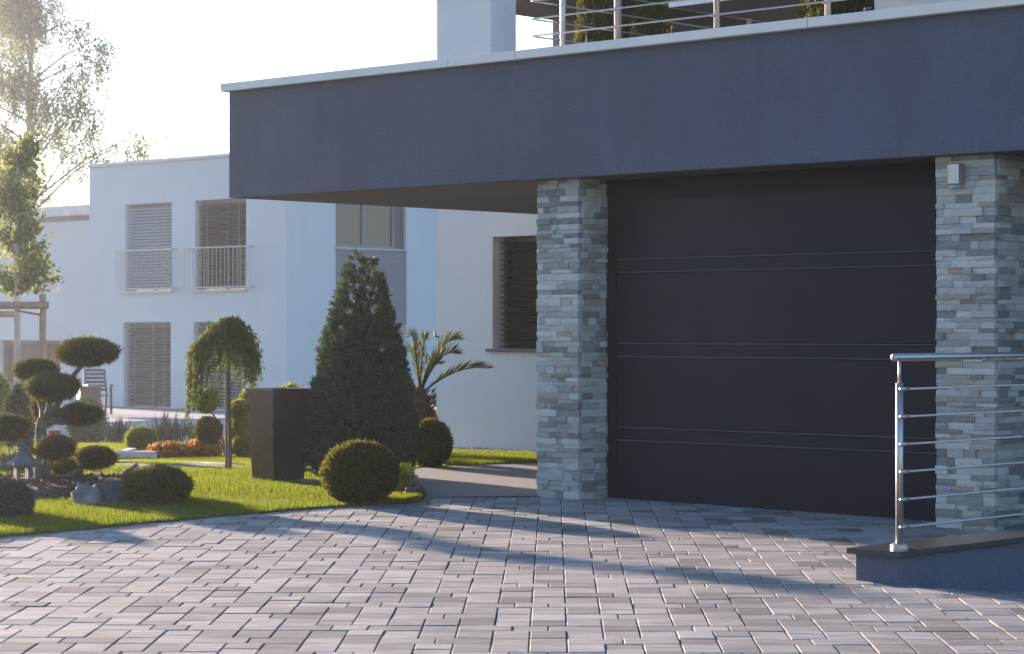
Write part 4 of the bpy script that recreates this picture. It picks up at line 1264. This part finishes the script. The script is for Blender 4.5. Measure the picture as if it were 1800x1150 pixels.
# staked young tree
d0 = 30.0; s3 = d0 / F
def stake_p(x): r = (x - 900) / F * d0; return Vector((r, d0, float(ground_z(r, d0))))
p = stake_p(22)
t = thing('tree_stakes', 'round wooden support posts with crossbeam around the young tree', 'tree support', p)
zz = lambda y: EYE + (HZ - y) * s3 - p.z
for (x, yv, dd, r_) in ((75, 517, 0, .044), (-36, 517, 0, .044), (14, 545, .55, .036)):
    MB().tube([((x - 22) * s3, dd, -.15), ((x - 22) * s3, dd, zz(yv))], r_, 12).build('post', 'wood', t, sm=False)
MB().tube([((87 - 22) * s3, -.085, zz(537)), ((-50 - 22) * s3, -.085, zz(537))], .048, 14).build('beam', 'wood', t)
MB().tube([((20 - 22) * s3, .5, zz(552)), ((-60 - 22) * s3, .25, zz(552))], .040, 12).build('beam', 'wood', t)
MB().tube([((26 - 22) * s3, 0, zz(545)), ((72 - 22) * s3, -.05, zz(553)), ((72 - 22) * s3, .06, zz(555)), ((30 - 22) * s3, .06, zz(547))], .008, 6).build('rope', 'bark', t)
t = thing('young_tree', 'young light green leafy tree held by the wooden stakes', 'tree', stake_p(22) + Vector((0, .25, 0)))
zt = zz(250)
MB().tube([(0, 0, -.1), (.01, 0, zz(600)), (.0, 0, zz(450)), (.02, 0, zz(340)), (.0, 0, zt)], [.05, .042, .036, .024, .008], 10).build('trunk', 'bark_pale', t)
fo = Fol(); br = MB(); PP = []; DD = []
for i in range(60):
    z = random.uniform(zz(525), zt * .97); a = random.uniform(0, 2 * PI); L2 = random.uniform(.2, .50) * (1.15 - .6 * (z - zz(525)) / (zt - zz(525)))
    e = Vector((math.cos(a) * L2, math.sin(a) * L2, random.uniform(.1, .35)))
    b0 = Vector((0, 0, z)); br.tube([b0, b0 + e * .5 + Vector((0, 0, .03)), b0 + e], [.011, .007, .003], 5)
    for k in range(70):
        q = random.uniform(.25, 1.1); c = b0 + e * q
        PP.append((c.x + random.gauss(0, .06), c.y + random.gauss(0, .06), c.z + random.gauss(0, .06))); DD.append((e.x + random.gauss(0, .3), e.y + random.gauss(0, .3), random.gauss(-.15, .4)))
fo.leaves(np.array(PP), np.array(DD), .085, .05); fo.build('crown', 'young', t); br.build('branches', 'bark', t)

# tall birch far behind
d0 = 72.0; s3 = d0 / F
bx_ = (52 - 900) * s3
def birch(label, x, hgt, wide, nl, seed, pts_mult=1.0, dist=72.0):
    rr = random.Random(seed)
    s_ = dist / F
    p = Vector(((x - 900) * s_, dist, -1.2))
    t = thing('birch_tree', label, 'birch tree', p, 0, 'birches behind the houses')
    MB().tube([(0, 0, -.2), (.05, 0, hgt * .3), (-.05, 0, hgt * .6), (.1, 0, hgt)], [.2, .15, .1, .02], 10).build('trunk', 'bark_pale', t)
    br = MB(); PP = []; DD = []
    for i in range(nl):
        z0 = hgt * (.28 + .68 * (i / nl) ** .9); a = rr.uniform(0, 2 * PI)
        L2 = wide * (1.05 - .75 * max(0, z0 / hgt - .45) / .55) * rr.uniform(.55, 1.1)
        rise = L2 * rr.uniform(.35, .75)
        pts = [Vector((0, 0, z0)), Vector((math.cos(a) * L2 * .4, math.sin(a) * L2 * .4, z0 + rise * .55)), Vector((math.cos(a) * L2 * .8, math.sin(a) * L2 * .8, z0 + rise * .9)), Vector((math.cos(a) * L2, math.sin(a) * L2, z0 + rise * .85))]
        br.tube(pts, [.038, .026, .014, .006], 6)
        for k in range(int(15 * pts_mult)):
            q = rr.uniform(.3, 1.0) * 3; j = min(2, int(q)); c = pts[j].lerp(pts[j + 1], q - j)
            c = c + Vector((rr.gauss(0, .25), rr.gauss(0, .25), rr.gauss(0, .15)))
            dr = rr.uniform(.4, 1.5)
            sw_ = Vector((rr.gauss(0, .2), rr.gauss(0, .2), 0))
            br.tube([c, c + sw_ + Vector((0, 0, -dr))], [.006, .003], 3, False)
            for m_ in range(32):
                u = rr.random(); g = c + sw_ * u + Vector((0, 0, -dr * u))
                PP.append((g.x + rr.gauss(0, .07), g.y + rr.gauss(0, .07), g.z + rr.gauss(0, .06))); DD.append((rr.gauss(0, .6), rr.gauss(0, .6), -1))
    Fol().leaves(np.array(PP), np.array(DD), .085, .055).build('crown', 'birch', t)
    br.build('branches', 'bark', t)
birch('tall airy birch rising behind the pale building at the left', 55, 15.0, 4.1, 60, 3, 1.7)
birch('airy birch at the left edge of the picture', -70, 14.0, 3.6, 40, 8, 1.5, 78.0)

# ================================================================== HAZE
hz_ = MB().box((-200, -60, -3.6), (200, 360, 17.5)).build('haze', None)  # volume added to veil the view with glare towards the sun
tag(hz_, 'thin bright haze in the low evening sun', 'haze', kind='stuff')
hm = bpy.data.materials.new('haze'); hm.use_nodes = True
hn = hm.node_tree.nodes; hn.remove(hn['Principled BSDF'])
pv = hn.new('ShaderNodeVolumePrincipled')
pv.inputs['Color'].default_value = (.86, .93, 1.0, 1); pv.inputs['Density'].default_value = .0007; pv.inputs['Anisotropy'].default_value = .85
hm.node_tree.links.new(pv.outputs[0], hn['Material Output'].inputs['Volume'])
hz_.data.materials.append(hm)
